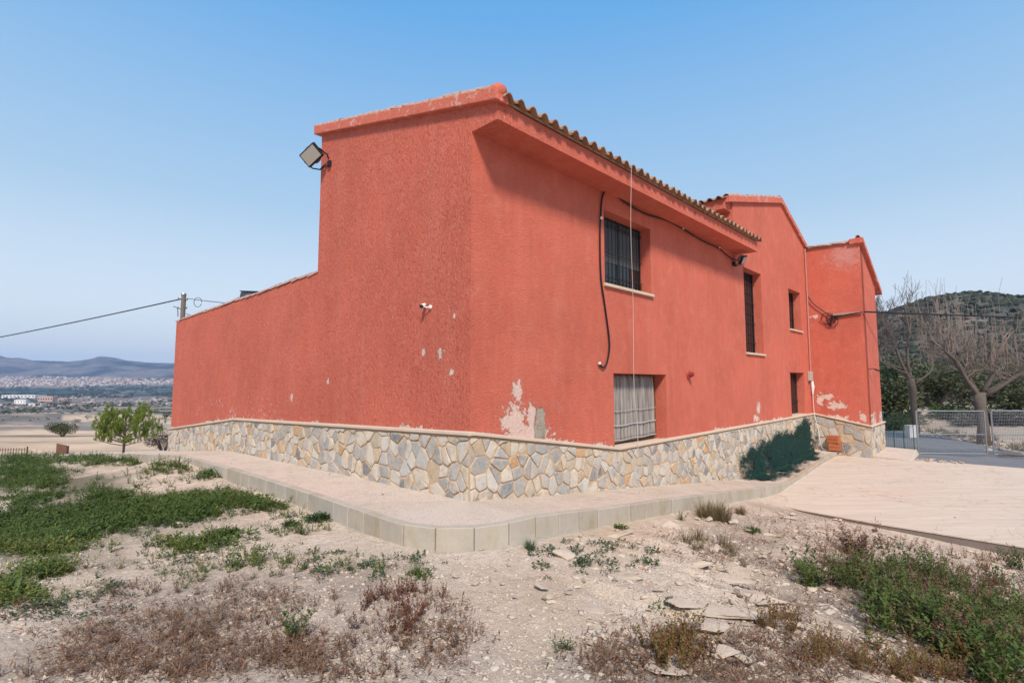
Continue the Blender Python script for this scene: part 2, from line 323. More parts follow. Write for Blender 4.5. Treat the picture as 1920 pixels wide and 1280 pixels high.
def zpave(s, t):
    return np.interp(s, [0, 1.39, 2.86, 4.18, 6.19, 8.94, 10.5, 15.5, 17], [0, -.15, -.28, -.41, -.61, -.88, -.93, -.72, -.69]) + np.interp(t, [0, 3.1, 8.7, 14.4, 16], [0, -.05, -.15, -.66, -.8])
def zslab(s): return -1.03 + .021 * (s - 7.3)
KERB = [(-1.15, 16.2), (-1.15, 9), (-1.1, 5.6), (-1.15, 2.6), (-1.22, .8), (-1.27, -.2), (-1.23, -.5), (-1.15, -.69), (-.99, -.87), (-.82, -1.0), (-.56, -1.1), (-.34, -1.15), (.02, -1.16), (.43, -1.16), (1.33, -1.14), (2.13, -1.14), (3.9, -1.12), (5.9, -1.1), (8.4, -1.03), (9.2, -.97), (13.6, -.72), (15.36, -.72)]
cp = [(-1.25, 8, -.24), (-1.3, 9.2, -.26), (-1.25, 5.6, -.31), (-1.25, 2.6, -.25), (-1.35, .8, -.25), (-1.4, -.3, -.22), (-1.05, -1.0, -.23), (-.4, -1.3, -.24), (.1, -1.28, -.25), (.43, -1.28, -.28),
      (1.33, -1.26, -.37), (2.13, -1.26, -.44), (3.87, -1.25, -.60), (5.86, -1.2, -.79), (7.0, -1.2, -.92), (7.8, -1.2, -.99), (8.6, -1.15, -1.03), (7.15, -1.6, -1.05), (6.95, -3, -1.10), (6.9, -5, -1.22), (6.9, -7.5, -1.35), (9, -4, -1.25), (13, -4, -1.12), (15.5, -4, -1.06), (15, -9, -1.1),
      (-1.25, 12, -.62), (-1.25, 15.5, -.9), (2, 5, -.4), (8, 5, -1.0), (14, 6, -1.0), (2, 12, -.9), (19, -2, -.9)]
CP = [(B(a, b).x, B(a, b).y, c) for a, b, c in cp] + [(0, 0, -.18), (-1, 3.2, -.22), (1.2, 3.6, -.30), (-3, 3.2, -.27), (4.2, 4.6, -.80), (3.0, 5.2, -.62), (6, 4, -1.2), (2.5, 2, -.5), (-3.5, 6, -.33), (-6.6, 7, -.45), (-10, 9, -.6), (-9, 12.5, -.62), (-13, 15, -.8), (-17, 17, -.95), (-20, 12, -.9), (-6, -3, -.2), (5, -4, -.6), (0, -6, -.2),
      (12, 16, -1.02), (15, 18, -1.02), (17.5, 18, -1.0), (18.5, 24, -.98), (21, 30, -1.0), (14, 26, -1.05), (20, 20, -.85), (25, 28, -.6), (20, 12, -.95), (26, 18, -.7), (14, 8, -1.2), (-12, 22, -1.0), (-18, 22, -1.5), (0, 30, -1.0), (8, 34, -1.0)]
CP = np.array(CP)
def tps(r2): return np.where(r2 < 1e-9, 0, .5 * r2 * np.log(np.maximum(r2, 1e-9)))
_n = len(CP); _d = ((CP[:, None, :2] - CP[None, :, :2]) ** 2).sum(-1)
_A = np.zeros((_n + 3, _n + 3)); _A[:_n, :_n] = tps(_d) + np.eye(_n) * .02; _A[:_n, _n] = 1; _A[:_n, _n + 1:] = CP[:, :2]; _A[_n:, :_n] = _A[:_n, _n:].T
_w = np.linalg.solve(_A, np.concatenate([CP[:, 2], [0, 0, 0]]))
PROF_R = [0, 17.5, 19, 21, 24, 30, 40, 60, 100, 160, 250, 400, 600, 900, 1400, 2000, 2600, 3300, 3900, 5200, 9000]
PROF_Z = [-1.2, -1.0, -1.1, -1.5, -2.3, -3.0, -3.7, -4.75, -7.6, -11.2, -15.6, -20.8, -25.8, -30, -33, -29.5, -14.6, 30, 55, 60, 60]
def far_h(x, y):
    Y = np.maximum(y, 0) * .75 + np.hypot(x, y) * .25 * 0.75 + np.maximum(0, np.hypot(x, y) * .0)
    Y = np.maximum(y, np.hypot(x, y) * .55)
    left = np.interp(Y, PROF_R, PROF_Z)
    # mound in the middle distance
    left = left + 3.2 * np.exp(-(((x + 205) / 50) ** 2 + ((y - 215) / 32) ** 2)) 
    left = left + fbm(x, y, 1 / 60., 3, 5) * np.clip((Y - 60) / 200, 0, 1) * 3.0
    # right side rises to the wooded hill
    rr = np.interp(Y, [0, 22, 30, 45, 70, 110, 170, 400], [-1.1, -1.0, -.5, .2, 1.6, 3.6, 6, 8])
    hx, hy = x - 300, y - 355
    hill = 50 * np.exp(-((hx / np.where(hx < 0, 84, 92)) ** 2 + (hy / 110) ** 2) ** 1.1) + 4 * np.exp(-((x - 290) ** 2 + (y - 345) ** 2) / 25. ** 2) + fbm(x, y, 1 / 40., 4, 9) * 9 * np.exp(-((hx / 220) ** 2 + (hy / 160) ** 2))
    hill = hill + 12 * np.exp(-(((x - 520) / 160) ** 2 + ((y - 250) / 160) ** 2))
    right = rr + hill + fbm(x, y, 1 / 9., 3, 4) * np.clip((Y - 26) / 15, 0, 1) * 1.6
    a = np.clip((x / np.maximum(np.hypot(x, y), 1e-3) + .12) / .35, 0, 1); a = a * a * (3 - 2 * a)
    # mountains
    ang = np.degrees(np.arctan2(x, np.maximum(y, 1)))
    R = np.hypot(x, y)
    px = 960 + F * np.tan(np.radians(np.clip(ang, -80, 80)))
    ridge = np.interp(px, [-2500, -1200, -500, -150, 0, 40, 90, 130, 165, 187, 215, 240, 280, 330, 420, 600, 900, 1500], [700, 640, 670, 655, 664, 671, 676, 678, 674, 668.5, 671, 676, 680, 681, 690, 695, 700, 705])
    hm = (720 - ridge) / F * 4700 
    prof = np.clip((y - 3500) / 1200, 0, 1); prof = prof * prof * (3 - 2 * prof)
    back = np.clip((7000 - y) / 2300, 0, 1)
    mnt = prof * back * (hm + fbm(x, y, 1 / 380., 5, 21) * 260 * (1 - np.clip((y - 4300) / 400, 0, 1)) - 55)
    mnt = np.where(y > 3500, mnt, 0)
    return (left + mnt) * (1 - a) + right * a
def near_h(x, y, rough=True):
    x = np.asarray(x, float); y = np.asarray(y, float); sh = x.shape; X = x.ravel(); Y = y.ravel(); z = np.zeros_like(X)
    for i in range(0, len(X), 40000):
        a, b = X[i:i + 40000], Y[i:i + 40000]; d = (a[:, None] - CP[:, 0]) ** 2 + (b[:, None] - CP[:, 1]) ** 2
        z[i:i + 40000] = tps(d) @ _w[:_n] + _w[_n] + _w[_n + 1] * a + _w[_n + 2] * b
    if rough:
        q = HMI; s = q[0][0] * X + q[0][1] * Y + q[0][3]; t = q[1][0] * X + q[1][1] * Y + q[1][3]
        calm = 1 - np.clip(1 - np.maximum(0, np.maximum(-1.3 - s, -1.3 - t)) / .5, 0, 1) * .7
        calm = np.where((s > 7) & (t > -14), .15, calm)
        z = z + calm * (fbm(X, Y, .8, 3, 2) * .10 + fbm(X, Y, 5, 4, 3, .6) * .045)
        # rocky strata on the right
        rk = np.clip((X - .2) / 1.2, 0, 1) * np.clip((9 - Y) / 3, 0, 1)
        u = (X * .55 + Y * .83)
        led = np.abs(fbm(X * .5 + Y * .2, u * 2.2, 1.0, 4, 31, .55)) * -1
        z = z + rk * calm * (led * .42 + .06) 
    R = np.hypot(X, Y)
    ang = np.arctan2(X, np.maximum(Y, .01))
    # blend into the far relief
    r0 = np.where(ang < 0, 17.5, 27.0); k = np.clip((R * np.cos(np.clip(ang, -1.2, 1.2)) - r0) / 6.0, 0, 1); k = np.maximum(k, np.clip((R - 36) / 8, 0, 1)); k = k * k * (3 - 2 * k)
    z = z * (1 - k) + far_h(X, Y) * k
    return z.reshape(sh)
def ground_z(x, y): return float(near_h(np.array([x]), np.array([y]))[0])
def hit_many(P):
    """where view rays through photo points meet the ground"""
    P = np.asarray(P, float); r = np.stack([ray(a, b) for a, b in P]); k = np.full(len(P), 5.0)
    kk = (-.5 - EYE) / np.minimum(r[:, 2], -.02); k = np.clip(kk, 1, 40)
    for i in range(14):
        z = near_h(r[:, 0] * k, r[:, 1] * k, False); k2 = (z - EYE) / np.minimum(r[:, 2], -.015); k = k * .4 + np.clip(k2, 1, 60) * .6
    x, y = r[:, 0] * k, r[:, 1] * k
    return np.stack([x, y, near_h(x, y)], 1)
def hit(px, py): return Vector(hit_many([(px, py)])[0])
def far_hit(px, py):
    """the same for the distant land"""
    r = ray(px, py); best = None; k = 14.
    while k < 6000:
        if far_h(np.array([r[0] * k]), np.array([r[1] * k]))[0] > EYE + r[2] * k: break
        k *= 1.02
    return Vector((r[0] * k, r[1] * k, float(far_h(np.array([r[0] * k]), np.array([r[1] * k]))[0])))

k = NT('limestone_soil', .97); n1 = k.noise(.9, 6, .62); n2 = k.noise(6, 7, .7); n3 = k.noise(55, 4, .7); v = k.vor(70, out='Color'); lit = k.attr('col', 'Color')
sx = k.sep(lit)
c = k.mix(k.ramp(n2, .3, .7), (.50, .375, .27), (.80, .645, .505)); c = k.mix(k.ramp(n3, .45, .7, 0, .7), c, (.80, .68, .56)); c = k.mix(k.ramp(n3, .44, .28, 0, .75), c, (.27, .20, .145)); c = k.mix(k.ramp(k.noise(19, 6, .78), .53, .66, 0, .5), c, (.30, .22, .16)); c = k.mix(k.ramp(k.noise(2.2, 5, .65), .52, .66, 0, .5), c, (.58, .42, .28))
c = k.mix(sx[0], c, (.27, .205, .155)); c = k.mix(sx[1], c, (.60, .44, .30)); c = k.mix(k.math('MULTIPLY', sx[0], k.ramp(n2, .45, .6)), c, (.17, .125, .095))
c = k.mix(k.ramp(k.noise(140, 3, .6), .62, .72, 0, .6), c, (.75, .67, .58)); c = k.mix(sx[2], c, k.mix(n2, (.06, .075, .03), (.12, .105, .06)))
k.color(c); k.bump(n3, 1, .016); k.bump(k.noise(12, 6, .75), 1, .04); M['soil'] = k.m

def polar(name, rings, angs, hfun, mat, colfun=None):
    Rr, A = np.meshgrid(rings, angs, indexing='ij'); X = Rr * np.sin(A); Y = Rr * np.cos(A); Z = hfun(X, Y)
    V = np.stack([X.ravel(), Y.ravel(), Z.ravel()], 1); nr, na = Rr.shape
    i = np.arange(nr - 1)[:, None] * na + np.arange(na - 1)[None, :]; i = i.ravel()
    Fa = np.stack([i, i + 1, i + na + 1, i + na], 1)[:, ::-1]
    return npmesh(name, V, Fa, mat, smooth=True, col=colfun(X.ravel(), Y.ravel()) if colfun else None)
def px_of(X, Y, Z):
    c, s = math.cos(PITCH), math.sin(PITCH); d = Z - EYE; yy = np.maximum(Y * c + d * s, .05); zz = -Y * s + d * c
    return 960 + F * X / yy, 640 - F * zz / yy
def blob(x, y, cx, cy, rx, ry, n): return np.clip(1.15 - np.hypot((x - cx) / rx, (y - cy) / ry) + n, 0, 1)
def soilcol(X, Y):
    px, py = px_of(X, Y, near_h(X, Y, False)); n = fbm(X, Y, 1.3, 4, 41) * 1.6
    # dark plant litter areas, tan bare earth, green undergrowth : real soil differences
    dark = np.maximum.reduce([blob(px, py, 690, 1180, 250, 130, n), blob(px, py, 380, 1180, 330, 110, n) * .8, blob(px, py, 1400, 1010, 120, 60, n) * .8, blob(px, py, 1650, 1120, 330, 90, n), blob(px, py, 1330, 1250, 330, 60, n), blob(px, py, 1560, 960, 160, 26, n), blob(px, py, 1850, 1230, 260, 110, n), blob(px, py, 1500, 1230, 260, 60, n) * .7, blob(px, py, 60, 1240, 130, 60, n) * .6])
    tan = np.maximum.reduce([blob(px, py, 1020, 1140, 230, 90, n), blob(px, py, 1170, 1010, 130, 60, n)]) * .7
    grn = np.maximum.reduce([blob(px, py, 230, 960, 260, 70, n), blob(px, py, 90, 905, 230, 45, n), blob(px, py, 60, 1010, 200, 60, n)]) * .8
    beyond = np.clip((X - 19 + n * 2) / 2, 0, 1) * np.clip((Y - 12) / 3, 0, 1); dark = np.maximum(dark, beyond * .8)
    return np.stack([dark * .55, tan, grn], 1)
rings = np.concatenate([np.linspace(.3, 1.8, 12), 1.9 * 1.0085 ** np.arange(0, 400)]); rings = rings[rings < 52]
rings_hi = rings
ground = polar('ground', rings_hi, np.radians(np.concatenate([np.arange(-180, -64, 4.0), np.arange(-64, 64, .24), np.arange(64, 180.1, 4.0)])), near_h, M['soil'], soilcol); tag(ground, kind='structure')

# far land
def landcol(X, Y):
    Z = far_h(X, Y); px, py = px_of(X, Y, Z); R = np.hypot(X, Y); n = fbm(X, Y, 1 / 30., 4, 51); n2 = fbm(px * 1.0, py * 8.0, 1 / 40., 4, 52); N = lambda sc, s: fbm(X, Y, sc, 4, s)
    tan = np.array([.68, .47, .31]); sand = np.array([.60, .44, .32]); scrub = np.array([.13, .115, .095]); green = np.array([.035, .05, .03]); pink = np.array([.34, .26, .22]); grey = np.array([.22, .19, .165]); blue = np.array([.05, .055, .06])
    C = np.tile(tan, (len(X), 1)) * (1 + .25 * n2[:, None])
    def put(mask, col, m=1.0): 
        mm = np.clip(mask, 0, 1)[:, None] * m; C[:] = C * (1 - mm) + col * mm
    S = lambda a, b: np.clip((a + n2 * b) , 0, 1)
    line = lambda y0, hw, amp=4: np.clip(1.4 - np.abs(py - y0 + n2 * amp) / hw, 0, 1)
    put(line(817, 1.6, 3), scrub, .8); put(line(829, 1.0, 3), grey, .5); put((px < 190) * line(802, 4, 5), grey, .9); put((px > 85) * line(799, 6, 6), scrub * 1.6, .8)
    put((px > 85) * line(804, 2, 6), grey, .8); put(np.clip((798 - py + n2 * 14) / 2, 0, 1), sand); put((n2 > .02) * np.clip((798 - py) / 2, 0, 1), grey, .8)
    put((px < 118) * line(785, 10, 3), grey * .8, .9); put((px > 118) * line(783, 5, 4), tan, .8)
    put(np.clip((776 - py + n2 * 10) / 2, 0, 1), scrub * 1.2); put((n > .06) * np.clip((778 - py) / 2, 0, 1), sand, .75)
    put(np.clip((757 - py + n2 * 8) / 2, 0, 1), pink * .8); put((N(1 / 80., 61) > .0) * np.clip((762 - py) / 2, 0, 1), scrub, .7)
    put(np.clip((744 - py + n2 * 3) / 2, 0, 1), green * 1.3); put((N(1 / 110., 62) > .09) * np.clip((744 - py) / 2, 0, 1), pink, .6)
    put(np.clip((727 - py + n2 * 3) / 2, 0, 1), pink); put((px > 170) * (N(1 / 150., 63) > -.02) * np.clip((727 - py) / 2, 0, 1), green * 2, .8)
    mt = np.clip((Y - 3560 + n * 200) / 100, 0, 1); nm = fbm(X, Y, 1 / 160., 5, 64); mc = np.clip(.45 + nm * 3.6, 0, 1)[:, None]
    C = C * (1 - mt[:, None]) + mt[:, None] * (blue * .75 * (1 - mc) + np.array([.24, .19, .17]) * mc)
    a = X / np.maximum(R, 1); mk = np.clip((a + .1) / .1, 0, 1); hc = np.clip(.5 + fbm(X, Y, 1 / 12., 4, 66) * 3, 0, 1)[:, None]
    hillc = np.array([.06, .06, .045]) * (1 - hc) + np.array([.15, .13, .105]) * hc
    nearr = np.clip((R - 60) / 120, 0, 1)[:, None]; hillc = hillc * nearr + (1 - nearr) * (np.array([.16, .13, .11]) * (1 - hc) + np.array([.42, .37, .33]) * hc)
    C = C * (1 - mk[:, None]) + hillc * mk[:, None]
    C = np.where((Y < 0)[:, None], np.array([.40, .33, .26]), C)
    return np.clip(C, .01, .9)
k = NT('far_land', .97); nn = k.noise(.35, 6, .7, src=k.mapp((1, 1, .5))); c = k.mix(k.ramp(nn, .3, .7, 0, .35), k.attr('col', 'Color'), k.mix(.55, k.attr('col', 'Color'), (0, 0, 0))); c = k.mix(k.ramp(k.noise(.012, 9, .75), .42, .62, 0, .5), c, (.03, .04, .035)); c = k.mix(k.ramp(k.noise(.021, 8, .75), .58, .68, 0, .3), c, (.5, .42, .35))
k.color(c); k.bump(k.noise(.25, 5, .7), .6, .5); M['land'] = k.m
def far_sheet_h(X, Y):
    R = np.hypot(X, Y); z = far_h(X, Y); ang = np.abs(np.degrees(np.arctan2(X, Y)))
    inn = np.clip((50 - R) / 6, 0, 1); return z * (1 - inn) + inn * (np.minimum(z, near_h(X, Y, False)) - 1.2)
ra = np.concatenate([8 * 1.014 ** np.arange(0, 480)]); ra = ra[ra < 7200]
polar('plain', ra, np.radians(np.concatenate([np.arange(-180, -60, 3.0), np.arange(-60, -28, .22), np.arange(-28, 30, .8), np.arange(30, 62, .35), np.arange(62, 180.1, 3.0)])), far_sheet_h, M['land'], landcol)['kind'] = 'structure'

# ------------------------------------------------------------ pavement, kerb, slab, road
def grid_fill(name, outer, zf, mat, skirt=.35, step=.35, mw=HM, kind='structure', parent=None, seed=3):
    """flat paved area: outline in the house frame, triangulated on a grid so that it can follow zf"""
    bm = bmesh.new(); vs = [bm.verts.new((a, b, 0)) for a, b in outer]; f = bm.faces.new(vs)
    xs = [a for a, b in outer]; ys = [b for a, b in outer]
    def cut(co, no):
        bmesh.ops.bisect_plane(bm, geom=bm.verts[:] + bm.edges[:] + bm.faces[:], plane_co=co, plane_no=no)
    x = min(xs) + step
    while x < max(xs): cut((x, 0, 0), (1, 0, 0)); x += step
    y = min(ys) + step
    while y < max(ys): cut((0, y, 0), (0, 1, 0)); y += step
    bmesh.ops.recalc_face_normals(bm, faces=bm.faces[:])
    for v in bm.verts: v.co.z = float(zf(v.co.x, v.co.y))
    if f.is_valid and f.normal.z < 0: pass
    for ff in bm.faces:
        if ff.normal.z < 0: ff.normal_flip()
    be = [e for e in bm.edges if e.is_boundary]
    r = bmesh.ops.extrude_edge_only(bm, edges=be)
    for g in r['geom']:
        if isinstance(g, bmesh.types.BMVert): g.co.z -= skirt
    bmesh.ops.recalc_face_normals(bm, faces=bm.faces[:])
    me = bpy.data.meshes.new(name); bm.to_mesh(me); bm.free(); o = link(name, me, parent, mat)
    if parent is None: o.matrix_world = mw
    if kind: o['kind'] = kind
    return o
def offset_path(P, d):
    out = []
    for i, p in enumerate(P):
        a = P[max(i - 1, 0)]; b = P[min(i + 1, len(P) - 1)]; dx, dy = b[0] - a[0], b[1] - a[1]; L = math.hypot(dx, dy)
        out.append((p[0] - dy / L * d, p[1] + dx / L * d))
    return out
KIN = offset_path(KERB, .115)
pav = grid_fill('pavement', KIN + [(15.36, .2), (.2, .2), (.2, 16.2)], zpave, M['pave'], skirt=.4)
# kerb blocks laid end to end along the edge
def resample(P, step):
    pts = [Vector((a, b, 0)) for a, b in P]; out = [pts[0]]; acc = 0; i = 0; cur = pts[0]
    while i < len(pts) - 1:
        d = (pts[i + 1] - cur).length
        if acc + d >= step:
            cur = cur + (pts[i + 1] - cur).normalized() * (step - acc); out.append(cur.copy()); acc = 0
        else: acc += d; cur = pts[i + 1]; i += 1
    return out
KP = resample(KERB, .395)
for i in range(len(KP) - 1):
    p, q = KP[i], KP[i + 1]; d = (q - p).normalized(); g = .006 if i % 3 else .012
    nrm = Vector((-d.y, d.x, 0)); p2 = p + d * g; q2 = q - d * g; j = random.uniform(-.004, .004); V = []
    for base, zt in ((0, 0), (1, 1)):
        for pt in (p2, q2):
            for off in (0, .115):
                w_ = pt + nrm * (off + j); zz = float(zpave(pt.x, pt.y)) + (.004 if zt else -.245) + (j * .5 if zt else 0); V.append((w_.x, w_.y, zz))
    Fc = [(0, 1, 3, 2), (4, 6, 7, 5), (0, 2, 6, 4), (1, 5, 7, 3), (0, 4, 5, 1), (2, 3, 7, 6)]
    o = pymesh('kerb_block', V, Fc, M['kerb'], pav); bevel(o, .006, 1)
# mortar bed behind the joints, and the rough footing that shows at the corner
mb = MB(); Pi = offset_path(KERB, .035); Po = offset_path(KERB, .10)
for i in range(len(KERB) - 1):
    V = []
    for P_, in ((Pi,), (Po,)):
        for q_ in (P_[i], P_[i + 1]):
            z_ = float(zpave(*q_)); V += [(q_[0], q_[1], z_ - .22), (q_[0], q_[1], z_ - .006)]
    mb.add(V, [(0, 1, 3, 2), (4, 6, 7, 5), (1, 5, 7, 3)])
mb.build('kerb_mortar', M['mortar'], pav)
V = []; Fs = []; KF = resample(KERB[2:16], .09); no_ = len(KF)
for i, p in enumerate(KF):
    a = KF[max(i - 1, 0)]; b = KF[min(i + 1, no_ - 1)]; d = (b - a).normalized(); n_ = Vector((-d.y, d.x, 0)); z_ = float(zpave(p.x, p.y))
    for off, zz in ((.10, -.22), (-.035, -.225), (-.075, -.27), (-.085, -.42)):
        h = mnoise.noise(Vector((p.x * 3, p.y * 3, off * 9))) * .05 + mnoise.noise(Vector((p.x * 11, p.y * 11, zz * 9))) * .018
        w_ = p + n_ * (off + (h if off < 0 else 0)); V.append((w_.x, w_.y, z_ + zz + (h * .6 if zz < -.25 else 0)))
for i in range(no_ - 1):
    for j in range(3): Fs.append((i * 4 + j, (i + 1) * 4 + j, (i + 1) * 4 + j + 1, i * 4 + j + 1))
pymesh('footing', V, Fs, M['found'], pav)
slab = grid_fill('concrete_slab', [(7.3, -1.34), (7.15, -1.75), (7.0, -3.05), (6.95, -5), (6.95, -15), (15.9, -15), (15.75, -2.7), (15.36, -1.2), (15.36, -.6), (9.2, -.9), (8.4, -1.02)], lambda a, b: zslab(a), M['slab'], skirt=0.02, step=.8)
edge = MB(); E_ = [(7.3, -1.34), (7.15, -1.75), (7.0, -3.05), (6.95, -5), (6.95, -15)]
for i in range(4):
    a, b = E_[i], E_[i + 1]; V = []
    for q_ in (a, b):
        for dx in (.012, .10):
            for dz in (-.5, -.012 if dx < .05 else -.02): V.append((q_[0] + dx, q_[1], zslab(q_[0]) + dz))
    edge.add(V, [(0, 1, 5, 4), (2, 6, 7, 3), (1, 3, 7, 5)])
edge.build('slab_edge', M['slabedge'], slab)
# doorstep platform in front of the projecting block
plat = MB().add([(15.36, -2.62, -.95), (17.6, -2.62, -1.05), (17.6, -1.62, -1.05), (15.36, -1.62, -.95), (15.36, -2.55, -.845), (17.6, -2.5, -.73), (17.6, -1.62, -.70), (15.36, -1.62, -.80)],
           [(0, 3, 2, 1), (4, 5, 6, 7), (0, 1, 5, 4), (1, 2, 6, 5), (2, 3, 7, 6), (3, 0, 4, 7)]).build('paved_step', M['pave'])
plat.matrix_world = HM; tag(plat, kind='structure')
# asphalt lane
lane = [(11.2, 15.2), (14.2, 12.6), (24, 6.5), (26, 10.5), (18.6, 15.9), (17.5, 18.0), (17.8, 20), (19.0, 24.2), (21.9, 30), (26, 38), (21, 40), (16.5, 30), (13.4, 23), (12, 17.5)]
bm = bmesh.new(); bm.faces.new([bm.verts.new((a, b, 0)) for a, b in lane])
for ax, lo, hi in ((0, 11, 26), (1, 6, 40)):
    v_ = lo
    while v_ < hi:
        co = [0, 0, 0]; co[ax] = v_; nn_ = [0, 0, 0]; nn_[ax] = 1
        bmesh.ops.bisect_plane(bm, geom=bm.verts[:] + bm.edges[:] + bm.faces[:], plane_co=co, plane_no=nn_); v_ += .5
vv = bm.verts[:]; zz = near_h(np.array([v.co.x for v in vv]), np.array([v.co.y for v in vv]), False)
for v, z_ in zip(vv, zz): v.co.z = z_ + .10
for ff in bm.faces:
    ff.normal_update()
    if ff.normal.z < 0: ff.normal_flip()
me = bpy.data.meshes.new('road'); bm.to_mesh(me); bm.free(); road = link('road', me, None, M['asphalt']); tag(road, kind='structure')

# ------------------------------------------------------------ the house
house = empty('house', mw=HM)
tag(house, 'red stucco country house with tiled eaves and a rubble stone plinth', 'house')
def prism(name, axis, pos, depth, outline, holes, mat, parent, skip=(), back=True):
    """upright wall: outline and holes are (u, z); axis 'x' = runs along x at y=pos, 'y' = runs along y at x=pos"""
    loops = [outline] + list(holes); V3 = []; idx = []
    for lp in loops: idx.append(list(range(len(V3), len(V3) + len(lp)))); V3 += [Vector((a, b, 0)) for a, b in lp]
    tris = tessellate_polygon([[Vector((a, b, 0)) for a, b in lp] for lp in loops]); n = len(V3)
    def P(a, b, d): return (a, pos + d, b) if axis == 'x' else (pos + d, a, b)
    V = [P(v.x, v.y, 0) for v in V3] + [P(v.x, v.y, depth) for v in V3]
    Fs = [tuple(t) for t in tris] + ([tuple(i + n for i in t)[::-1] for t in tris] if back else [])
    for li, ix in enumerate(idx):
        for k in range(len(ix)):
            if li == 0 and k in skip: continue
            a, b = ix[k], ix[(k + 1) % len(ix)]; Fs.append((a, b, b + n, a + n))
    me = bpy.data.meshes.new(name); me.from_pydata(V, [], Fs); bm = bmesh.new(); bm.from_mesh(me); bmesh.ops.recalc_face_normals(bm, faces=bm.faces[:]); bm.to_mesh(me); bm.free()
    return link(name, me, parent, mat)
def rect(a, b, c, d): return [(a, c), (b, c), (b, d), (a, d)]
wallL = prism('wall', 'y', 0, .30, [(0, -.9), (0, 4.80), (-.49, 4.80), (-.49, 5.05), (4.42, 6.30), (4.42, 3.55), (14.5, 3.47), (14.5, -1.5)], [], M['stL'], house, skip=(0,))
UW = (3.08, 4.68, 3.19, 4.50); LW = (3.30, 5.19, .365, 1.64); TW = (9.56, 10.88, 2.28, 4.55); SW = (13.33, 14.57, 3.19, 4.48); DW = (13.14, 14.60, .49, 1.82)
wallR = prism('wall', 'x', 0, .30, [(0, -1.3), (0, 4.86), (8.98, 4.86), (8.98, 6.14), (12.88, 7.14), (15.52, 6.13), (15.52, -1.3)], [rect(*w_) for w_ in (UW, LW, TW, SW, DW)], M['stR'], house, skip=(0,))
# upper end of the gable wing: side wall and roof, seen over the lower roof
prism('wall', 'y', 8.98, .28, [(.31, 4.6), (.31, 6.1), (7, 6.1), (7, 4.6)], [], M['stF'], house)
wallB = prism('wall', 'y', 15.36, .30, [(-1.61, -1.1), (-1.61, 6.06), (-.002, 6.14), (-.002, -1.1)], [], M['stB'], house)
wallF = prism('wall', 'x', -1.61, .30, [(15.36, -1.1), (15.36, 6.06), (17.54, 5.0), (17.54, -1.1)], [], M['stR2'], house, skip=(0,))
prism('wall', 'y', 17.24, .30, [(-1.3, -1.1), (-1.3, 5.0), (6, 5.0), (6, -1.1)], [], M['stF'], house)
prism('wall', 'y', 4.42, .28, [(4.0, 3.3), (4.0, 6.2), (4.01, 6.2), (4.01, 3.3)], [], M['stF'], house)
# back of the tower and of the low wing so that the volumes are closed
prism('wall', 'x', 4.42, -.28, [(.31, 3.0), (.31, 6.26), (8.9, 6.26), (8.9, 3.0)], [], M['stF'], house)
prism('wall', 'x', 14.5, -.28, [(.31, -1.4), (.31, 3.4), (17, 3.4), (17, -1.4)], [], M['stF'], house)
# eaves box, rakes
def rake(name, axis, pos, dep, pts, th, mat, parent):
    o = prism(name, axis, pos, dep, [(a, b - th) for a, b in pts] + [(a, b) for a, b in pts[::-1]], [], mat, parent); bevel(o, .012, 2); return o
eb = MB().box((.302, -.49, 4.80), (9.22, -.001, 5.04)).build('fascia', M['stF'], house)
rake('rake', 'y', -.085, .22, [(-.56, 5.17), (4.60, 6.50)], .165, M['rake'], house)
rake('rake', 'x', -.075, .30, [(8.60, 6.22), (12.88, 7.28), (15.56, 6.24)], .17, M['rake'], house)
MB().box((8.56, .05, 5.90), (8.979, 7, 6.16)).build('fascia', M['stF'], house)
rake('rake', 'x', -1.73, .40, [(15.28, 6.20), (18.12, 4.82)], .17, M['rake'], house)
# roofs
roof = MB().add([(0, -.5, 5.06), (9.22, -.5, 5.06), (9.22, 4.5, 6.36), (0, 4.5, 6.36), (0, -.5, 5.10), (9.22, -.5, 5.10), (9.22, 4.5, 6.40), (0, 4.5, 6.40)],
           [(0, 1, 2, 3)[::-1], (4, 5, 6, 7), (0, 4, 5, 1), (1, 5, 6, 2), (2, 6, 7, 3), (3, 7, 4, 0)]).build('roof', M['tile'], house)
roof2 = MB().add([(8.55, .0, 6.17), (12.88, 0, 7.20), (12.88, 7, 7.20), (8.55, 7, 6.17), (15.6, 0, 6.15), (15.6, 7, 6.15)], [(0, 1, 2, 3), (1, 4, 5, 2)]).build('roof', M['tile'], house)
roof3 = MB().add([(15.3, -1.7, 6.10), (18.1, -1.7, 4.76), (18.1, 5, 4.76), (15.3, 5, 6.10)], [(0, 1, 2, 3)]).build('roof', M['tile'], house)
lowroof = MB().box((.3, 4.42, 3.2), (9, 14.2, 3.3)).build('terrace_roof', M['found'], house)
def stile(L=.46, P=.232, th=.014):
    """S-shaped roof tile: runs along +y from its lower edge at y=0, width P along x"""
    prof = []
    n = 12
    for i in range(n + 1):
        x = i / n
        if x < .60: z = .058 * math.sin(math.pi * x / .60) ** .8 + 0.004
        else: z = -.020 * math.sin(math.pi * (x - .60) / .40) + 0.004
        prof.append((x * P * 1.06, z))
    V = []
    for y, dz, sc in ((0, .0, 1.0), (L, -.012, .94)):
        for x, z in prof: V.append(((x - P / 2) * sc, y, z + dz))
        for x, z in prof: V.append(((x - P / 2) * sc, y, z + dz - th))
    m = n + 1; Fs = []
    for i in range(n):
        Fs.append((i, i + 1, 2 * m + i + 1, 2 * m + i)); Fs.append((m + i + 1, m + i, 3 * m + i, 3 * m + i + 1)); Fs.append((i + 1, i, m + i, m + i + 1))
    Fs += [(0, 2 * m, 3 * m, m), (n, m + n, 3 * m + n, 2 * m + n)]
    return V, Fs
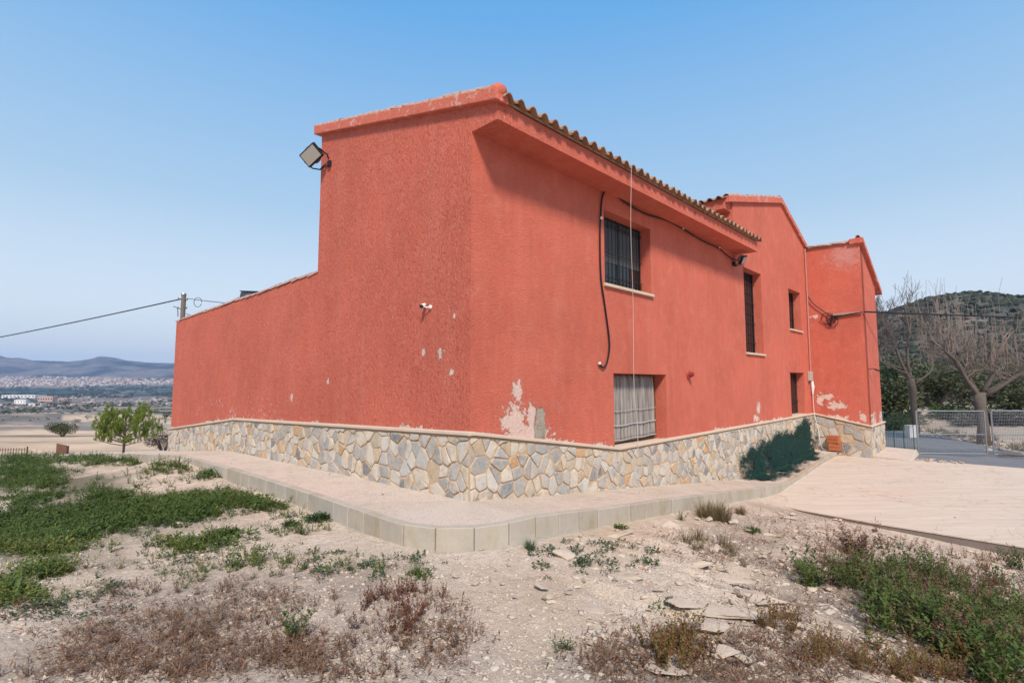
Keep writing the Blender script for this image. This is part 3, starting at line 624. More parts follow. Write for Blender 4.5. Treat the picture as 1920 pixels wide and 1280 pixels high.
tv, tf = stile(); tme = bpy.data.meshes.new('roof_tile'); tme.from_pydata(tv, [], tf); tme.materials.append(M['tile'])
bm = bmesh.new(); bm.from_mesh(tme); bmesh.ops.recalc_face_normals(bm, faces=bm.faces[:]); bm.to_mesh(tme); bm.free()
SLO = math.atan((6.40 - 5.10) / 5.0)
for i in range(40):
    o = link('roof_tile', tme, roof); s_ = .14 + i * .2315
    o.location = (s_, -.60 + random.uniform(-.012, .012), 5.075 + random.uniform(-.004, .006)); o.rotation_euler = (SLO + random.uniform(-.02, .02), random.uniform(-.03, .03), random.uniform(-.03, .03))
# the rest of the tile field as one corrugated sheet of courses
V = []; Fs = []; b_ = 0
for c_ in range(1, 13):
    for i in range(40):
        s_ = .14 + i * .2315; y0 = -.60 + c_ * .38; z0 = 5.082 + c_ * .38 * math.tan(SLO) + random.uniform(0, .006)
        for (x, y, z) in tv[:26] if False else tv:
            V.append((s_ + x, y0 + y * math.cos(SLO) - z * math.sin(SLO), z0 + y * math.sin(SLO) + z * math.cos(SLO)))
        Fs += [tuple(q + b_ for q in f) for f in tf]; b_ += len(tv)
tag(pymesh('tile_course', V, Fs, M['tile'], roof), kind='stuff')
SL2 = math.atan(1.03 / 4.33)
for c_ in range(3):
    for i in range(9 if c_ == 0 else 6):
        o = link('roof_tile', tme, roof2); t_ = .12 + i * .2315
        o.location = (8.47 + c_ * .38 * math.cos(SL2), t_, 6.165 + c_ * .38 * math.sin(SL2)); o.rotation_euler = Matrix(((0, 1, 0), (-1, 0, 0), (0, 0, 1))).transposed().to_euler()
        o.rotation_euler = (Matrix.Rotation(-math.pi / 2, 4, 'Z') @ Matrix.Rotation(SL2, 4, 'X')).to_euler()
# barrel tiles bedded along the rakes
def barrel(L=.42, R0=.085, R1=.07, n=8):
    V = []
    for y, r in ((0, R0), (L, R1)):
        for rr_ in (r, r - .015):
            for i in range(n + 1):
                a = math.pi * i / n; V.append((-math.cos(a) * rr_, y, math.sin(a) * rr_ * .75))
    m = n + 1; Fs = []
    for i in range(n): Fs += [(i, i + 1, 2 * m + i + 1, 2 * m + i), (m + i + 1, m + i, 3 * m + i, 3 * m + i + 1), (i + 1, i, m + i, m + i + 1), (2 * m + i, 2 * m + i + 1, 3 * m + i + 1, 3 * m + i)]
    Fs += [(0, 2 * m, 3 * m, m), (n, m + n, 3 * m + n, 2 * m + n)]
    return V, Fs
bv, bf = barrel(); bme = bpy.data.meshes.new('ridge_tile'); bme.from_pydata(bv, [], bf); bme.materials.append(M['lichen'])
def ridge_row(parent, p, q, n, lift=.0, mat=None):
    p, q = Vector(p), Vector(q); d = (q - p).normalized(); rot = d.to_track_quat('Y', 'Z')
    for i in range(n):
        o = link('ridge_tile', bme, parent); o.location = p.lerp(q, i / n) + Vector((0, 0, lift + random.uniform(-.008, .012)))
        o.rotation_mode = 'QUATERNION'; o.rotation_quaternion = rot @ Matrix.Rotation(random.uniform(-.04, .04), 3, 'X').to_quaternion() @ Matrix.Rotation(.05, 3, 'X').to_quaternion(); L_ = (q - p).length / n / .36; o.scale = (random.uniform(.95, 1.1), L_, random.uniform(1.05, 1.45))
ridge_row(roof, (.004, -.50, 5.166), (.004, 4.62, 6.49), 15)
ridge_row(roof2, (8.62, .02, 6.20), (12.88, .02, 7.27), 12); ridge_row(roof2, (15.6, .02, 6.22), (12.88, .02, 7.27), 8)
ridge_row(roof3, (18.12, -1.58, 4.81), (15.32, -1.58, 6.18), 8); ridge_row(roof3, (15.38, -1.66, 6.06), (15.38, .0, 6.14), 4)
ridge_row(house, (.06, 14.55, 3.47), (.06, 4.45, 3.545), 27)
# red rounded cap that closes the rake at the eaves corner
cap = MB().tube([(.02, -.57, 5.14), (.02, -.50, 5.16), (.02, -.30, 5.20)], [.075, .11, .095], 12).build('rake_cap', M['rake'], house, True)
# ledge on top of the plinth
def ledge(name, pts, axis, pos, out, th=.045):
    """pts: (u, ztop) along the wall; sticks out by `out` on the negative side"""
    V = []; Fs = []
    for (u, z) in pts:
        for d, zz in ((.0, z - th), (-out, z - th), (-out, z), (.0, z + .004)): V.append((u, pos + d, zz) if axis == 'x' else (pos + d, u, zz))
    for i in range(len(pts) - 1):
        for j in range(4):
            a = i * 4 + j; b = i * 4 + (j + 1) % 4; Fs.append((a, b, b + 4, a + 4))
    Fs += [(0, 1, 2, 3), tuple(len(V) - 4 + i for i in (3, 2, 1, 0))]
    me = bpy.data.meshes.new(name); me.from_pydata(V, [], Fs); bm = bmesh.new(); bm.from_mesh(me); bmesh.ops.recalc_face_normals(bm, faces=bm.faces[:]); bm.to_mesh(me); bm.free()
    o = link(name, me, house, M['ledge']); bevel(o, .006, 1); return o
tk = .62 + 8.45 * .0976; tl = (tk - .83) / (.0976 - .0249)
LO = .085
ledge('ledge', [(-LO, trimL(0) + .02), (0, trimL(0) + .02), (tl, trimL(tl) + .02), (14.56, trimL(14.56) + .02)], 'y', 0, LO)
ledge('ledge', [(.0, trimR(0) + .02), (3.34, .37), (15.36 - .002, trimR(15.36) + .02)], 'x', 0, LO)
ledge('ledge', [(-1.61 - LO, trimB(-1.61) + .02), (-.09, trimB(0) + .02)], 'y', 15.36, LO)
ledge('ledge', [(15.36, .14), (17.62, .17)], 'x', -1.61, LO)

# plinth: mortar body with separate stones
plinth = empty('plinth'); plinth.parent = house
PT = .045
def body(axis, pos, pts, bot):
    out = [(u, b) for u, b in bot] + [(u, z) for u, z in pts[::-1]]; o = prism('mortar', axis, pos, PT, out, [], M['mortar'], plinth); return o
body('y', -PT, [(-PT, .80), (tl, trimL(tl) - .03), (14.54, trimL(14.54) - .03)], [(-PT, -.3), (8.7, -.5), (14.54, -1.3)])
body('x', -PT, [(0.001, .80), (3.34, .32), (15.36, .43)], [(0.001, -.3), (9, -1.3), (15.36, -1.3)])
body('y', 15.36 - PT, [(-1.61 - PT, .08), (-PT, .42)], [(-1.61 - PT, -1.2), (-PT, -1.2)])
body('x', -1.61 - PT, [(15.361, .09), (17.56, .12)], [(15.361, -1.2), (17.56, -1.2)])
def clip(poly, a, b, c):
    """keep a*x+b*y<=c"""
    out = []
    for i in range(len(poly)):
        p, q = poly[i], poly[(i + 1) % len(poly)]; dp = a * p[0] + b * p[1] - c; dq = a * q[0] + b * q[1] - c
        if dp <= 0: out.append(p)
        if dp * dq < 0: f = dp / (dp - dq); out.append((p[0] + (q[0] - p[0]) * f, p[1] + (q[1] - p[1]) * f))
    return out
STONES = []
def stones(axis, pos, u0, u1, top, bot, size, seed):
    rs = random.Random(seed); sites = []; 
    zmin = min(bot(u0), bot(u1), bot((u0 + u1) / 2)) - .1; zmax = max(top(u0), top(u1), top((u0 + u1) / 2)) + .05
    nx = int((u1 - u0) / size); nz = max(2, int((zmax - zmin) / (size * 1.12)))
    for i in range(-1, nx + 1):
        for j in range(-1, nz + 1):
            if rs.random() < .17: continue
            sites.append((u0 + (i + .5 + rs.uniform(-.46, .46) + (.5 if j % 2 else 0)) * (u1 - u0) / nx, zmin + (j + .5 + rs.uniform(-.44, .44)) * (zmax - zmin) / nz))
    for i, s_ in enumerate(sites):
        if not (u0 - .2 < s_[0] < u1 + .2): continue
        poly = [(s_[0] - .5, s_[1] - .5), (s_[0] + .5, s_[1] - .5), (s_[0] + .5, s_[1] + .5), (s_[0] - .5, s_[1] + .5)]
        ns = sorted(((q[0] - s_[0]) ** 2 + (q[1] - s_[1]) ** 2, q) for q in sites if q is not s_ and abs(q[0] - s_[0]) < .6 and abs(q[1] - s_[1]) < .7)[:16]
        gap = rs.uniform(.003, .010)
        for d2, q in ns:
            dx, dz = q[0] - s_[0], q[1] - s_[1]; L_ = math.sqrt(d2); poly = clip(poly, dx / L_, dz / L_, (dx * (q[0] + s_[0]) / 2 + dz * (q[1] + s_[1]) / 2) / L_ - gap)
            if len(poly) < 3: break
        if len(poly) < 3: continue
        h = .05; sl = (top(s_[0] + h) - top(s_[0] - h)) / (2 * h); poly = clip(poly, -sl, 1, top(s_[0]) - sl * s_[0] - .052)
        if len(poly) < 3: continue
        poly = clip(poly, -1, 0, -u0 - .008); poly = clip(poly, 1, 0, u1 - .008) if len(poly) > 2 else poly
        if len(poly) < 3: continue
        if max(p[1] - bot(p[0]) for p in poly) < .02: continue
        ar = abs(sum(poly[k][0] * poly[(k + 1) % len(poly)][1] - poly[(k + 1) % len(poly)][0] * poly[k][1] for k in range(len(poly)))) / 2
        if ar < .0012: continue
        # rounded, irregular outline
        cx = sum(p[0] for p in poly) / len(poly); cz = sum(p[1] for p in poly) / len(poly); P2 = []
        for k in range(len(poly)):
            p, q, r = poly[k - 1], poly[k], poly[(k + 1) % len(poly)]; f = rs.uniform(.04, .16)
            P2.append((q[0] + (p[0] - q[0]) * f, q[1] + (p[1] - q[1]) * f)); P2.append((q[0] + (r[0] - q[0]) * f, q[1] + (r[1] - q[1]) * f))
        hgt = rs.uniform(.004, .024); n = len(P2); V = []
        tx, tz = rs.uniform(-.05, .05), rs.uniform(-.05, .05)
        for (a, b) in P2:
            V.append((a, b, -.01))
        for (a, b) in P2: V.append((cx + (a - cx) * .975, cz + (b - cz) * .975, hgt * .75 + (a - cx) * tx + (b - cz) * tz))
        for (a, b) in P2: V.append((cx + (a - cx) * .84, cz + (b - cz) * .84, hgt + (a - cx) * tx + (b - cz) * tz + rs.uniform(-.003, .003)))
        V.append((cx, cz, hgt + .002)); RIM = [1.0] * n + [1.0] * n + [.35] * n + [0.0]
        Fs = [(2 * n + k, 2 * n + (k + 1) % n, 3 * n) for k in range(n)]
        for k in range(n):
            k2 = (k + 1) % n; Fs += [(k, k2, n + k2, n + k), (n + k, n + k2, 2 * n + k2, 2 * n + k)]
        W = [((a, pos - PT - d, b) if axis == 'x' else (pos - PT - d, a, b)) for a, b, d in V]
        wc = HM @ Vector(W[0]); dist = (wc - Vector((0, 0, EYE))).length; nv = (HM.to_3x3() @ (Vector((0, -1, 0)) if axis == 'x' else Vector((-1, 0, 0)))); cosv = abs((Vector((0, 0, EYE)) - wc).normalized().dot(nv))
        STONES.append((ar * cosv / dist ** 2, W, Fs, RIM))
stones('y', 0, -PT + .002, 14.52, trimL, lambda t: float(zpave(0, t)), .178, 1)
stones('x', 0, -PT + .002, 15.3, trimR, lambda s: float(zpave(s, 0)), .172, 2)
stones('y', 15.36, -1.61 - PT, -PT, trimB, lambda t: -.80, .21, 3)
stones('x', -1.61, 15.36 - PT, 17.55, lambda s: .13, lambda s: -.75, .21, 4)
STONES.sort(key=lambda q: -q[0])
def mkmesh(name, V, Fs, mat, tint=None, rim=None):
    me = bpy.data.meshes.new(name); me.from_pydata(V, [], Fs); bm = bmesh.new(); bm.from_mesh(me); bmesh.ops.recalc_face_normals(bm, faces=bm.faces[:]); bm.to_mesh(me); bm.free(); me.materials.append(mat)
    if tint is not None: a = me.attributes.new('tint', 'FLOAT', 'POINT'); a.data.foreach_set('value', tint)
    if rim is not None: a = me.attributes.new('rim', 'FLOAT', 'POINT'); a.data.foreach_set('value', rim)
    return me
for _, V, Fs, rm in STONES[:296]: link('stone', mkmesh('stone', V, Fs, M['stone'], [0.0] * len(V), rm), plinth)
V = []; Fs = []; T = []; RM = []
for _, v, f, rm in STONES[296:]:
    b_ = len(V); RM += rm; V += v; Fs += [tuple(i + b_ for i in q) for q in f]; T += [random.random()] * len(v)
tag(link('stone', mkmesh('stones', V, Fs, M['stone'], T, RM), plinth), kind='stuff')

# windows
def window(W, d=.25, frame='wood', shutter=0.0, mull=(), rails=(), sill=True, fm=None):
    s0, s1, z0, z1 = W; fr = MB(); b = .05; fm = fm or M['rust']
    fr.box((s0, d - .02, z0), (s0 + b, d + .03, z1)).box((s1 - b, d - .02, z0), (s1, d + .03, z1)).box((s0 + b, d - .02, z0), (s1 - b, d + .03, z0 + b)).box((s0 + b, d - .02, z1 - b), (s1 - b, d + .03, z1))
    for m_ in mull: fr.box((m_ - .025, d - .018, z0 + b), (m_ + .025, d + .028, z1 - b))
    for r_ in rails: fr.box((s0 + b, d - .016, r_ - .02), (s1 - b, d + .026, r_ + .02))
    wd = fr.build('window', fm, house); MB().box((s0 + b - .01, d, z0 + b - .01), (s1 - b + .01, d + .012, z1 - b + .01)).build('pane', M['glass'], wd)
    if sill: sl = MB().box((s0 - .04, -.05, z0 - .05), (s1 + .04, d - .021, z0 + .002)).build('sill', M['ledge'], wd); bevel(sl, .005, 1)
    if shutter: 
        zt = z0 + b + (z1 - z0 - 2 * b) * (1 - shutter); sh = MB(); zz = z0 + .28
        zz = z1 - b
        while zz > zt: sh.box((s0 + b, d - .012, zz - .052), (s1 - b, d - .002, zz)); zz -= .055
        sh.build('roller_shutter', M['shutter'], wd)
    return wd
def grille(wd, W, nb, rails, d=.205, r=.007, spikes=False):
    s0, s1, z0, z1 = W; g = empty('grille'); g.parent = house
    for i in range(nb):
        s_ = s0 + (s1 - s0) * (i + .5) / nb; MB().tube([(s_, d, z0 + .01), (s_, d, z1 - .01)], r, 5).build('bar', M['black'], g)
    for z_ in rails: MB().box((s0, d - .012, z_ - .006), (s1, d - .006 + .003, z_ + .006)).build('rail', M['black'], g)
    if spikes:
        sp = MB()
        for zc in (z0 + .12, z1 - .14):
            for i in range(nb): s_ = s0 + (s1 - s0) * (i + .5) / nb; sp.box((s_ - .02, d - .012, zc - .05), (s_ + .02, d + .002, zc + .05))
        sp.build('collar', M['black'], g)
w1 = window(UW, rails=(), mull=(3.88,), shutter=.62, fm=M['black']); grille(w1, UW, 13, (3.42, 3.84, 4.36), spikes=True)
w3 = window(TW, mull=(10.2,), rails=(2.85, 3.42, 3.99), fm=M['black']); grille(w3, TW, 7, (2.6, 3.15, 3.7, 4.25))
w4 = window(SW, mull=(13.95,), fm=M['black']); grille(w4, SW, 7, (3.6, 4.1))
w5 = window(DW, mull=(), fm=M['rust'], sill=False); grille(w5, DW, 7, (.9, 1.4))
w2 = window((3.30, 5.19, .365, 1.64), d=.26, fm=M['wood'], sill=False)
ls = MB().box((3.302, -.02, .33), (5.188, .24, .372)).build('sill', M['ledge'], w2)
ls = MB().box((13.142, -.02, .455), (14.598, .23, .494)).build('sill', M['ledge'], w5)
# grey striped curtain that hangs over the low window
V = []; Fs = []; nu, nv_ = 90, 14; s0, s1 = 3.31, 5.03
for j in range(nv_ + 1):
    for i in range(nu + 1):
        u = i / nu; v = j / nv_; z_ = 1.63 - v * (1.63 - .40 - .05 * u); z_ += -.02 * math.sin(u * 3.1) * (1 - v) * 0
        y_ = .20 + .009 * math.sin(u * 95 + 2 * mnoise.noise(Vector((u * 4, v, 0)))) + .015 * mnoise.noise(Vector((u * 5, v * 2, 4))) + (.02 if j == 0 else 0) - .03 * v
        V.append((s0 + (s1 - s0) * u, y_, z_))
for j in range(nv_):
    for i in range(nu): a = j * (nu + 1) + i; Fs.append((a, a + nu + 1, a + nu + 2, a + 1))
cur = pymesh('curtain', V, Fs, M['curtain'], None, True); cur.matrix_world = HM; sm = cur.modifiers.new('th', 'SOLIDIFY'); sm.thickness = .003
tag(cur, 'faded grey striped curtain hung across the low window above the plinth', 'curtain')
for (za, zb, zc, wdt) in ((.70, .73, .74, .013), (.96, .96, .99, .005), (.445, .46, .47, .010)):
    sb = MB(); P_ = [(s0 + .01 + (s1 - s0 - .03) * i / 12, .152 + .004 * math.sin(i * 2), (za * (1 - i / 12) + zc * i / 12) + .008 * math.sin(i * 1.3)) for i in range(13)]
    V = []; 
    for (a, b, c) in P_: V += [(a, b, c - wdt), (a, b, c + wdt), (a, b + .006, c + wdt), (a, b + .006, c - wdt)]
    Fs = []
    for i in range(12):
        for j in range(4): Fs.append((i * 4 + j, i * 4 + (j + 1) % 4, i * 4 + 4 + (j + 1) % 4, i * 4 + 4 + j))
    sb.add(V, Fs); sb.build('curtain_band', M['seam'], cur)

# ------------------------------------------------------------ fittings on the facades
def hobj(o): o.matrix_world = HM; return o
def floodlight(name, base, aim, label, roll=0, mount=(0, 0, 0), sc=1.0):
    t = empty(name, mw=HM @ Matrix.Translation(base)); tag(t, label, 'floodlight', 'floodlights on the facades')
    q = Vector(aim).to_track_quat('Y', 'Z').to_matrix().to_4x4() @ Matrix.Rotation(roll, 4, 'Y') @ Matrix.Scale(sc, 4)
    def pl(mb_, nm, mt, sm=False):
        o = mb_.build(nm, mt, t, sm); o.matrix_local = Matrix.Translation(mount) @ q; return o
    h = MB(); h.box((-.15, -.03, -.105), (.15, .03, .105)); o = pl(h, 'lamp_housing', M['black']); bevel(o, .012, 2)
    V = MB(); V.tube([(0, -.03, 0), (0, -.09, 0), (0, -.13, 0)], [.125, .105, .04], 14); pl(V, 'lamp_back', M['grey'], True)
    pl(MB().box((-.128, .0305, -.085), (.128, .036, .085)), 'lamp_glass', M['lampglass'])
    u = MB(); u.tube([(-.158, 0, 0), (-.158, -.06, -.12), (-.10, -.1, -.19), (.10, -.1, -.19), (.158, -.06, -.12), (.158, 0, 0)], .011, 6); pl(u, 'yoke', M['black'])
    a = Vector(mount) + (q.to_3x3() @ Vector((0, -.1, -.19))); MB().tube([a, a * .5 + Vector((0, 0, -.03)), (0, 0, 0)], .014, 6).build('bracket', M['black'], t)
    MB().box((-.02, -.05, -.05), (.02, .05, .05)).build('wall_plate', M['black'], t)
    return t
floodlight('floodlight', (-.03, 4.02, 5.58), (-.80, -.55, -.62), 'grey floodlight on a black bracket at the top left edge of the tower wall', .55, (-.24, .22, .16), 1.35)
floodlight('floodlight', (8.82, -.03, 4.50), (.12, -.90, -.45), 'small black floodlight under the end of the tiled eaves', .3, (.06, -.22, .07))
c1 = empty('security_camera', mw=HM @ Matrix.Translation((0, .86, 2.53)) @ Matrix.Scale(.76, 4)); tag(c1, 'white bullet security camera with a black lens on the rough tower wall', 'camera')
MB().tube([(-.001, -.02, 0), (-.03, -.02, 0)], .04, 12).build('base', M['white'], c1, True)
MB().tube([(-.03, -.02, 0), (-.07, .01, -.005), (-.085, .08, .01)], .012, 8).build('arm', M['white'], c1, True)
MB().tube([(-.02, .14, .06), (-.13, .09, .02)], .038, 14).build('housing', M['white'], c1, True)
MB().tube([(-.131, .0895, .0195), (-.15, .08, .012)], .035, 14).build('lens', M['black'], c1, True)
c2 = empty('security_camera', mw=HM @ Matrix.Translation((15.62, -1.61, 1.93))); tag(c2, 'thin dark camera bracket on the end face of the projecting red block', 'camera')
MB().tube([(0, 0, 0), (0, -.12, .02), (.14, -.2, -.01)], .012, 6).build('arm', M['black'], c2); MB().tube([(.12, -.16, 0), (.30, -.24, -.05)], .026, 8).build('housing', M['black'], c2)
# red alarm box
sb_ = empty('alarm_siren', mw=HM @ Matrix.Translation((6.16, 0, 1.65))); tag(sb_, 'small red fitting with a white rim right of the curtained window', 'siren')
MB().tube([(0, 0, 0), (0, -.035, 0)], .09, 10).build('base', plain('faded_red', (.45, .09, .06), .7), sb_); MB().tube([(-.01, -.036, 0), (-.01, -.13, .01)], [.06, .045], 8).build('knob', plain('deep_red', (.25, .035, .03), .6), sb_)
# conduit of black cable down the facade and along the eaves
P_ = [(2.97, -.03, 4.6), (2.91, -.03, 4.0), (2.92, -.03, 3.27), (3.02, -.03, 2.82), (3.13, -.03, 2.3), (3.14, -.03, 2.04), (3.05, -.03, 1.80), (2.94, -.03, 1.73), (2.83, -.03, 1.80)]
P0 = [(9.0, -.05, 4.62), (8.75, -.06, 4.60), (8.4, -.06, 4.62), (7.9, -.05, 4.72), (7.2, -.05, 4.72), (6.6, -.05, 4.74), (5.9, -.05, 4.79), (5.2, -.05, 4.80), (4.5, -.05, 4.74), (3.9, -.05, 4.76), (3.4, -.05, 4.82), (3.12, -.04, 4.84), (3.04, -.035, 4.78)]
def smooth(P, n=5):
    out = []; P = [Vector(p) for p in P]
    for i in range(len(P) - 1):
        a, b, c, d = P[max(i - 1, 0)], P[i], P[i + 1], P[min(i + 2, len(P) - 1)]
        for k_ in range(n):
            t = k_ / n; out.append(.5 * ((2 * b) + (c - a) * t + (2 * a - 5 * b + 4 * c - d) * t * t + (3 * b - a - 3 * c + d) * t ** 3))
    return out + [P[-1]]
cb = empty('wall_cable', mw=HM); tag(cb, 'thick black cable clipped under the eaves and hanging down beside the barred window', 'cable')
MB().tube(smooth(P0 + P_), .016, 6).build('cable', M['cable'], cb)
for p in (P0[-2], (2.93, -.05, 4.3), (6.0, -.06, 4.79), (7.9, -.06, 4.73), (2.83, -.04, 1.80)): MB().box((p[0] - .02, p[1] - .012, p[2] - .02), (p[0] + .02, p[1] + .012, p[2] + .02)).build('clip', M['white'], cb)
rp = hobj(MB().tube(smooth([(2.90, -.66, 5.16), (2.95, -.64, 5.0), (3.13, -.50, 4.05), (3.49, -.30, 2.93), (3.77, -.12, 1.40), (3.87, -.11, .8), (3.89, -.105, .28)]), .0045, 5).build('cord', M['rope']))
tag(rp, 'thin pale cord hanging from the roof tiles down to the curtained window', 'cord')
dp = empty('downpipe', mw=HM); tag(dp, 'thin faded pipe in the inner corner beside the projecting block', 'pipe')
MB().tube(smooth([(15.24, -.04, 6.1), (15.25, -.04, 4), (15.22, -.04, 1.9)]), .022, 6).build('pipe', plain('faded_pipe', (.45, .22, .18), .7, .3), dp)
mbx = empty('meter_box', mw=HM @ Matrix.Translation((15.16, -.001, 1.72))); tag(mbx, 'small beige junction box in the inner corner beside the projecting block', 'junction box')
bevel(MB().box((-.16, -.09, -.16), (.16, 0, .16)).build('box', plain('beige_plastic', (.42, .36, .30), .6), mbx), .012); MB().tube([(.10, -.05, -.16), (.14, -.06, -.36), (.16, -.05, -.62)], [.05, .06, .02], 8).build('sleeve', M['white'], mbx)
wc_ = hobj(MB().tube(smooth([(15.30, -.06, 1.1), (15.28, -.08, .5), (15.22, -.14, .2), (15.28, -.18, -.1), (15.2, -.22, -.35), (15.24, -.26, -.6), (15.15, -.35, -.69), (15.2, -.6, -.70)]), .008, 6).build('cable', M['white'])); tag(wc_, 'white cable running down the inner corner to the pavement', 'cable')
# coiled cables on the block and the wires
cc = empty('cable_coil', mw=HM @ Matrix.Translation((15.33, -.72, 3.62))); tag(cc, 'tangle of coiled black wires on the shaded side of the projecting block', 'cable')
for r_, dy, dz, tl_ in ((.17, .12, .02, .2), (.13, .02, -.03, .5), (.10, -.08, .05, .9), (.15, -.04, -.10, 1.3)):
    MB().tube([(-.03 - .03 * math.sin(a * 2 + tl_), dy + r_ * math.cos(a), dz + r_ * 1.1 * math.sin(a)) for a in [i * .45 for i in range(15)]], .011, 5).build('loop', M['cable'], cc)
MB().tube([(-.02, -.1, .1), (-.05, 0, 0), (-.02, .03, -.25)], .02, 6).build('clamp', M['cable'], cc)
MB().tube(smooth([(-.06, .73, .95), (-.03, .5, .55), (-.03, .25, .30), (-.03, 0, .08)]), .014, 5).build('wire', M['cable'], cc)
MB().tube([(-.03, 0, .05), (-.03, -.88, .14)], .018, 5).build('wire', M['cable'], cc)
MB().box((-.035, -.86, .10), (-.004, -.05, .17)).build('batten', plain('weathered_batten', (.40, .27, .22), .9, .4, 20), cc)
w0 = B(15.30, -1.66, 3.76); endp = Vector((44, 31.0, 5.35))
ow = MB().tube(arc(w0, endp, .12, 12), .028, 5).build('overhead_wire', M['cable']); tag(ow, 'straight black overhead wire leaving the projecting block towards the right', 'wire')
# dark cowl behind the low wall
cw = empty('chimney_cowl', mw=HM @ Matrix.Translation((1.5, 12.3, 3.3))); tag(cw, 'dark slate coloured metal cowl peeking over the low red wall', 'chimney')
MB().add([(-.2, -1.0, 0), (1.0, -1.0, 0), (1.0, 1.15, 0), (-.2, 1.15, 0), (.0, -1.0, .93), (.8, -1.0, .93), (.8, .92, 1.20), (.0, .92, 1.20)], [(0, 1, 5, 4), (1, 2, 6, 5), (2, 3, 7, 6), (3, 0, 4, 7), (4, 5, 6, 7), (0, 3, 2, 1)]).build('hood', M['greymetal_dark'], cw)
MB().add([(-.03, -1.02, .935), (.83, -1.02, .935), (.83, .95, 1.21), (-.03, .95, 1.21), (-.03, -1.02, .965), (.83, -1.02, .965), (.83, .95, 1.24), (-.03, .95, 1.24)], [(0, 3, 2, 1), (4, 5, 6, 7), (0, 1, 5, 4), (1, 2, 6, 5), (2, 3, 7, 6), (3, 0, 4, 7)]).build('cap', M['black'], cw)
# net
k = NT('green_shade_net', .8); X_, Y_, Z_ = k.sep(); c = k.mix(k.noise(5, 5, .7), (.001, .014, .011), (.004, .042, .032)); c = k.mix(k.ramp(k.noise(14, 4, .7, src=k.mapp((.4, 1, 1.5), rot=(0, .6, 0))), .66, .74, 0, .5), c, (.06, .10, .09)); c = k.mix(k.ramp(k.noise(30, 3, .7, src=k.mapp((.25, 1, 1.4), rot=(0, .7, 0))), .58, .70, 0, .7), c, (.012, .085, .065)); k.color(c); k.bump(k.noise(9, 6, .7), 1, .06)
al = k.noise(6, 6, .75, src=k.mapp((.5, 1, 1.8), rot=(0, math.radians(-30), 0)), dist=.5); al2 = k.noise(1.3, 3, .6)
at = k.attr('tint'); alpha = k.ramp(k.math('ADD', k.math('MULTIPLY', k.math('SUBTRACT', k.math('ADD', al, k.math('MULTIPLY', al2, .8)), .90), 4.2), at), .20, .95); k.set(k.b.inputs['Alpha'], alpha); M['net'] = k.m
V = []; Fs = []; T = []; nu, nv_ = 120, 30
for i in range(nu + 1):
    u = i / nu; s_ = 8.5 + u * 6.75
    topz = float(np.interp(u, [0, .08, .18, .26, .40, .5, .6, .75, 1], [-.25, .0, .05, .12, .22, .22, .30, .40, .44])) 
    foot = float(np.interp(u, [0, .1, .3, .5, .7, .85, 1], [.12, .62, .66, .50, .56, .38, .12]))
    for j in range(nv_ + 1):
        v = j / nv_; h0 = float(zpave(s_, 0)) + .015; n_ = mnoise.noise(Vector((u * 5, v * 1.5, 8))) * .07 + mnoise.noise(Vector((u * 9, v * 3, 1))) * .05 + mnoise.noise(Vector((u * 30, v * 8, 3))) * .02
        if v < .72: vv_ = v / .72; y_ = -.105 - .10 * vv_ ** 2; z_ = topz + (h0 + .02 - topz) * vv_
        else: vv_ = (v - .72) / .28; y_ = -.205 - foot * vv_; z_ = h0 + .02 + abs(n_) * .6
        V.append((s_ + n_ * .8, y_ - abs(n_) * .9, z_ + (0 if v > .7 else n_ * .3)))
        e = min(min(u, 1 - u) * 9, min(v * 5, (1 - v) * 5), 1.0); lobe = .5 + .5 * math.cos((u * 3.1 - .35) * 2 * math.pi); T.append(e * 1.3 - .28 + .30 * lobe - .5 * max(0, 1 - v * 4) * (1 if u < .8 else 0))
for i in range(nu):
    for j in range(nv_): a = i * (nv_ + 1) + j; Fs.append((a, a + 1, a + nv_ + 2, a + nv_ + 1))
net = pymesh('shade_net', V, Fs, M['net'], None, True); net.matrix_world = HM; a = net.data.attributes.new('tint', 'FLOAT', 'POINT'); a.data.foreach_set('value', T)
tag(net, 'crumpled dark green shade net draped over the stone plinth and pavement', 'net')
# two terracotta blocks
for kk, (sx_, ty_, zz_, rz_, lb) in enumerate(((15.17, -.66, -.70, .06, 'lower orange hollow brick standing against the plinth of the projecting block'), (15.16, -.64, -.455, -.1, 'upper orange hollow brick resting on another beside the green net'))):
    br = empty('hollow_brick', mw=HM @ Matrix.Translation((sx_, ty_, zz_)) @ Matrix.Rotation(rz_, 4, 'Z')); tag(br, lb, 'brick', 'orange bricks by the projecting block')
    fr = MB(); X0, X1, Y0, Y1, Z0, Z1 = -.12, .12, -.16, .16, 0, .235; th = .014
    fr.box((X0, Y0, Z0), (X1, Y0 + th, Z1)).box((X0, Y1 - th, Z0), (X1, Y1, Z1)).box((X0, Y0 + th, Z0), (X1, Y1 - th, Z0 + th)).box((X0, Y0 + th, Z1 - th), (X1, Y1 - th, Z1)).box((X0 + .01, Y0 + th, Z0 + .11), (X1 - .001, Y1 - th, Z0 + .122)).box((X0 + .02, -.006, Z0 + th), (X1 - .002, .006, Z1 - th))
    fr.box((X0 - .002, Y0 + .004, Z0 + .004), (X0 + .012, Y1 - .004, Z0 + .105)).box((X0 - .002, Y0 + .004, Z0 + .118), (X0 + .012, Y1 - .004, Z1 - .004)); fr.box((X0 + .1, Y0 + th, Z0 + th), (X0 + .11, Y1 - th, Z1 - th)); fr.build('shell', M['terra'], br)

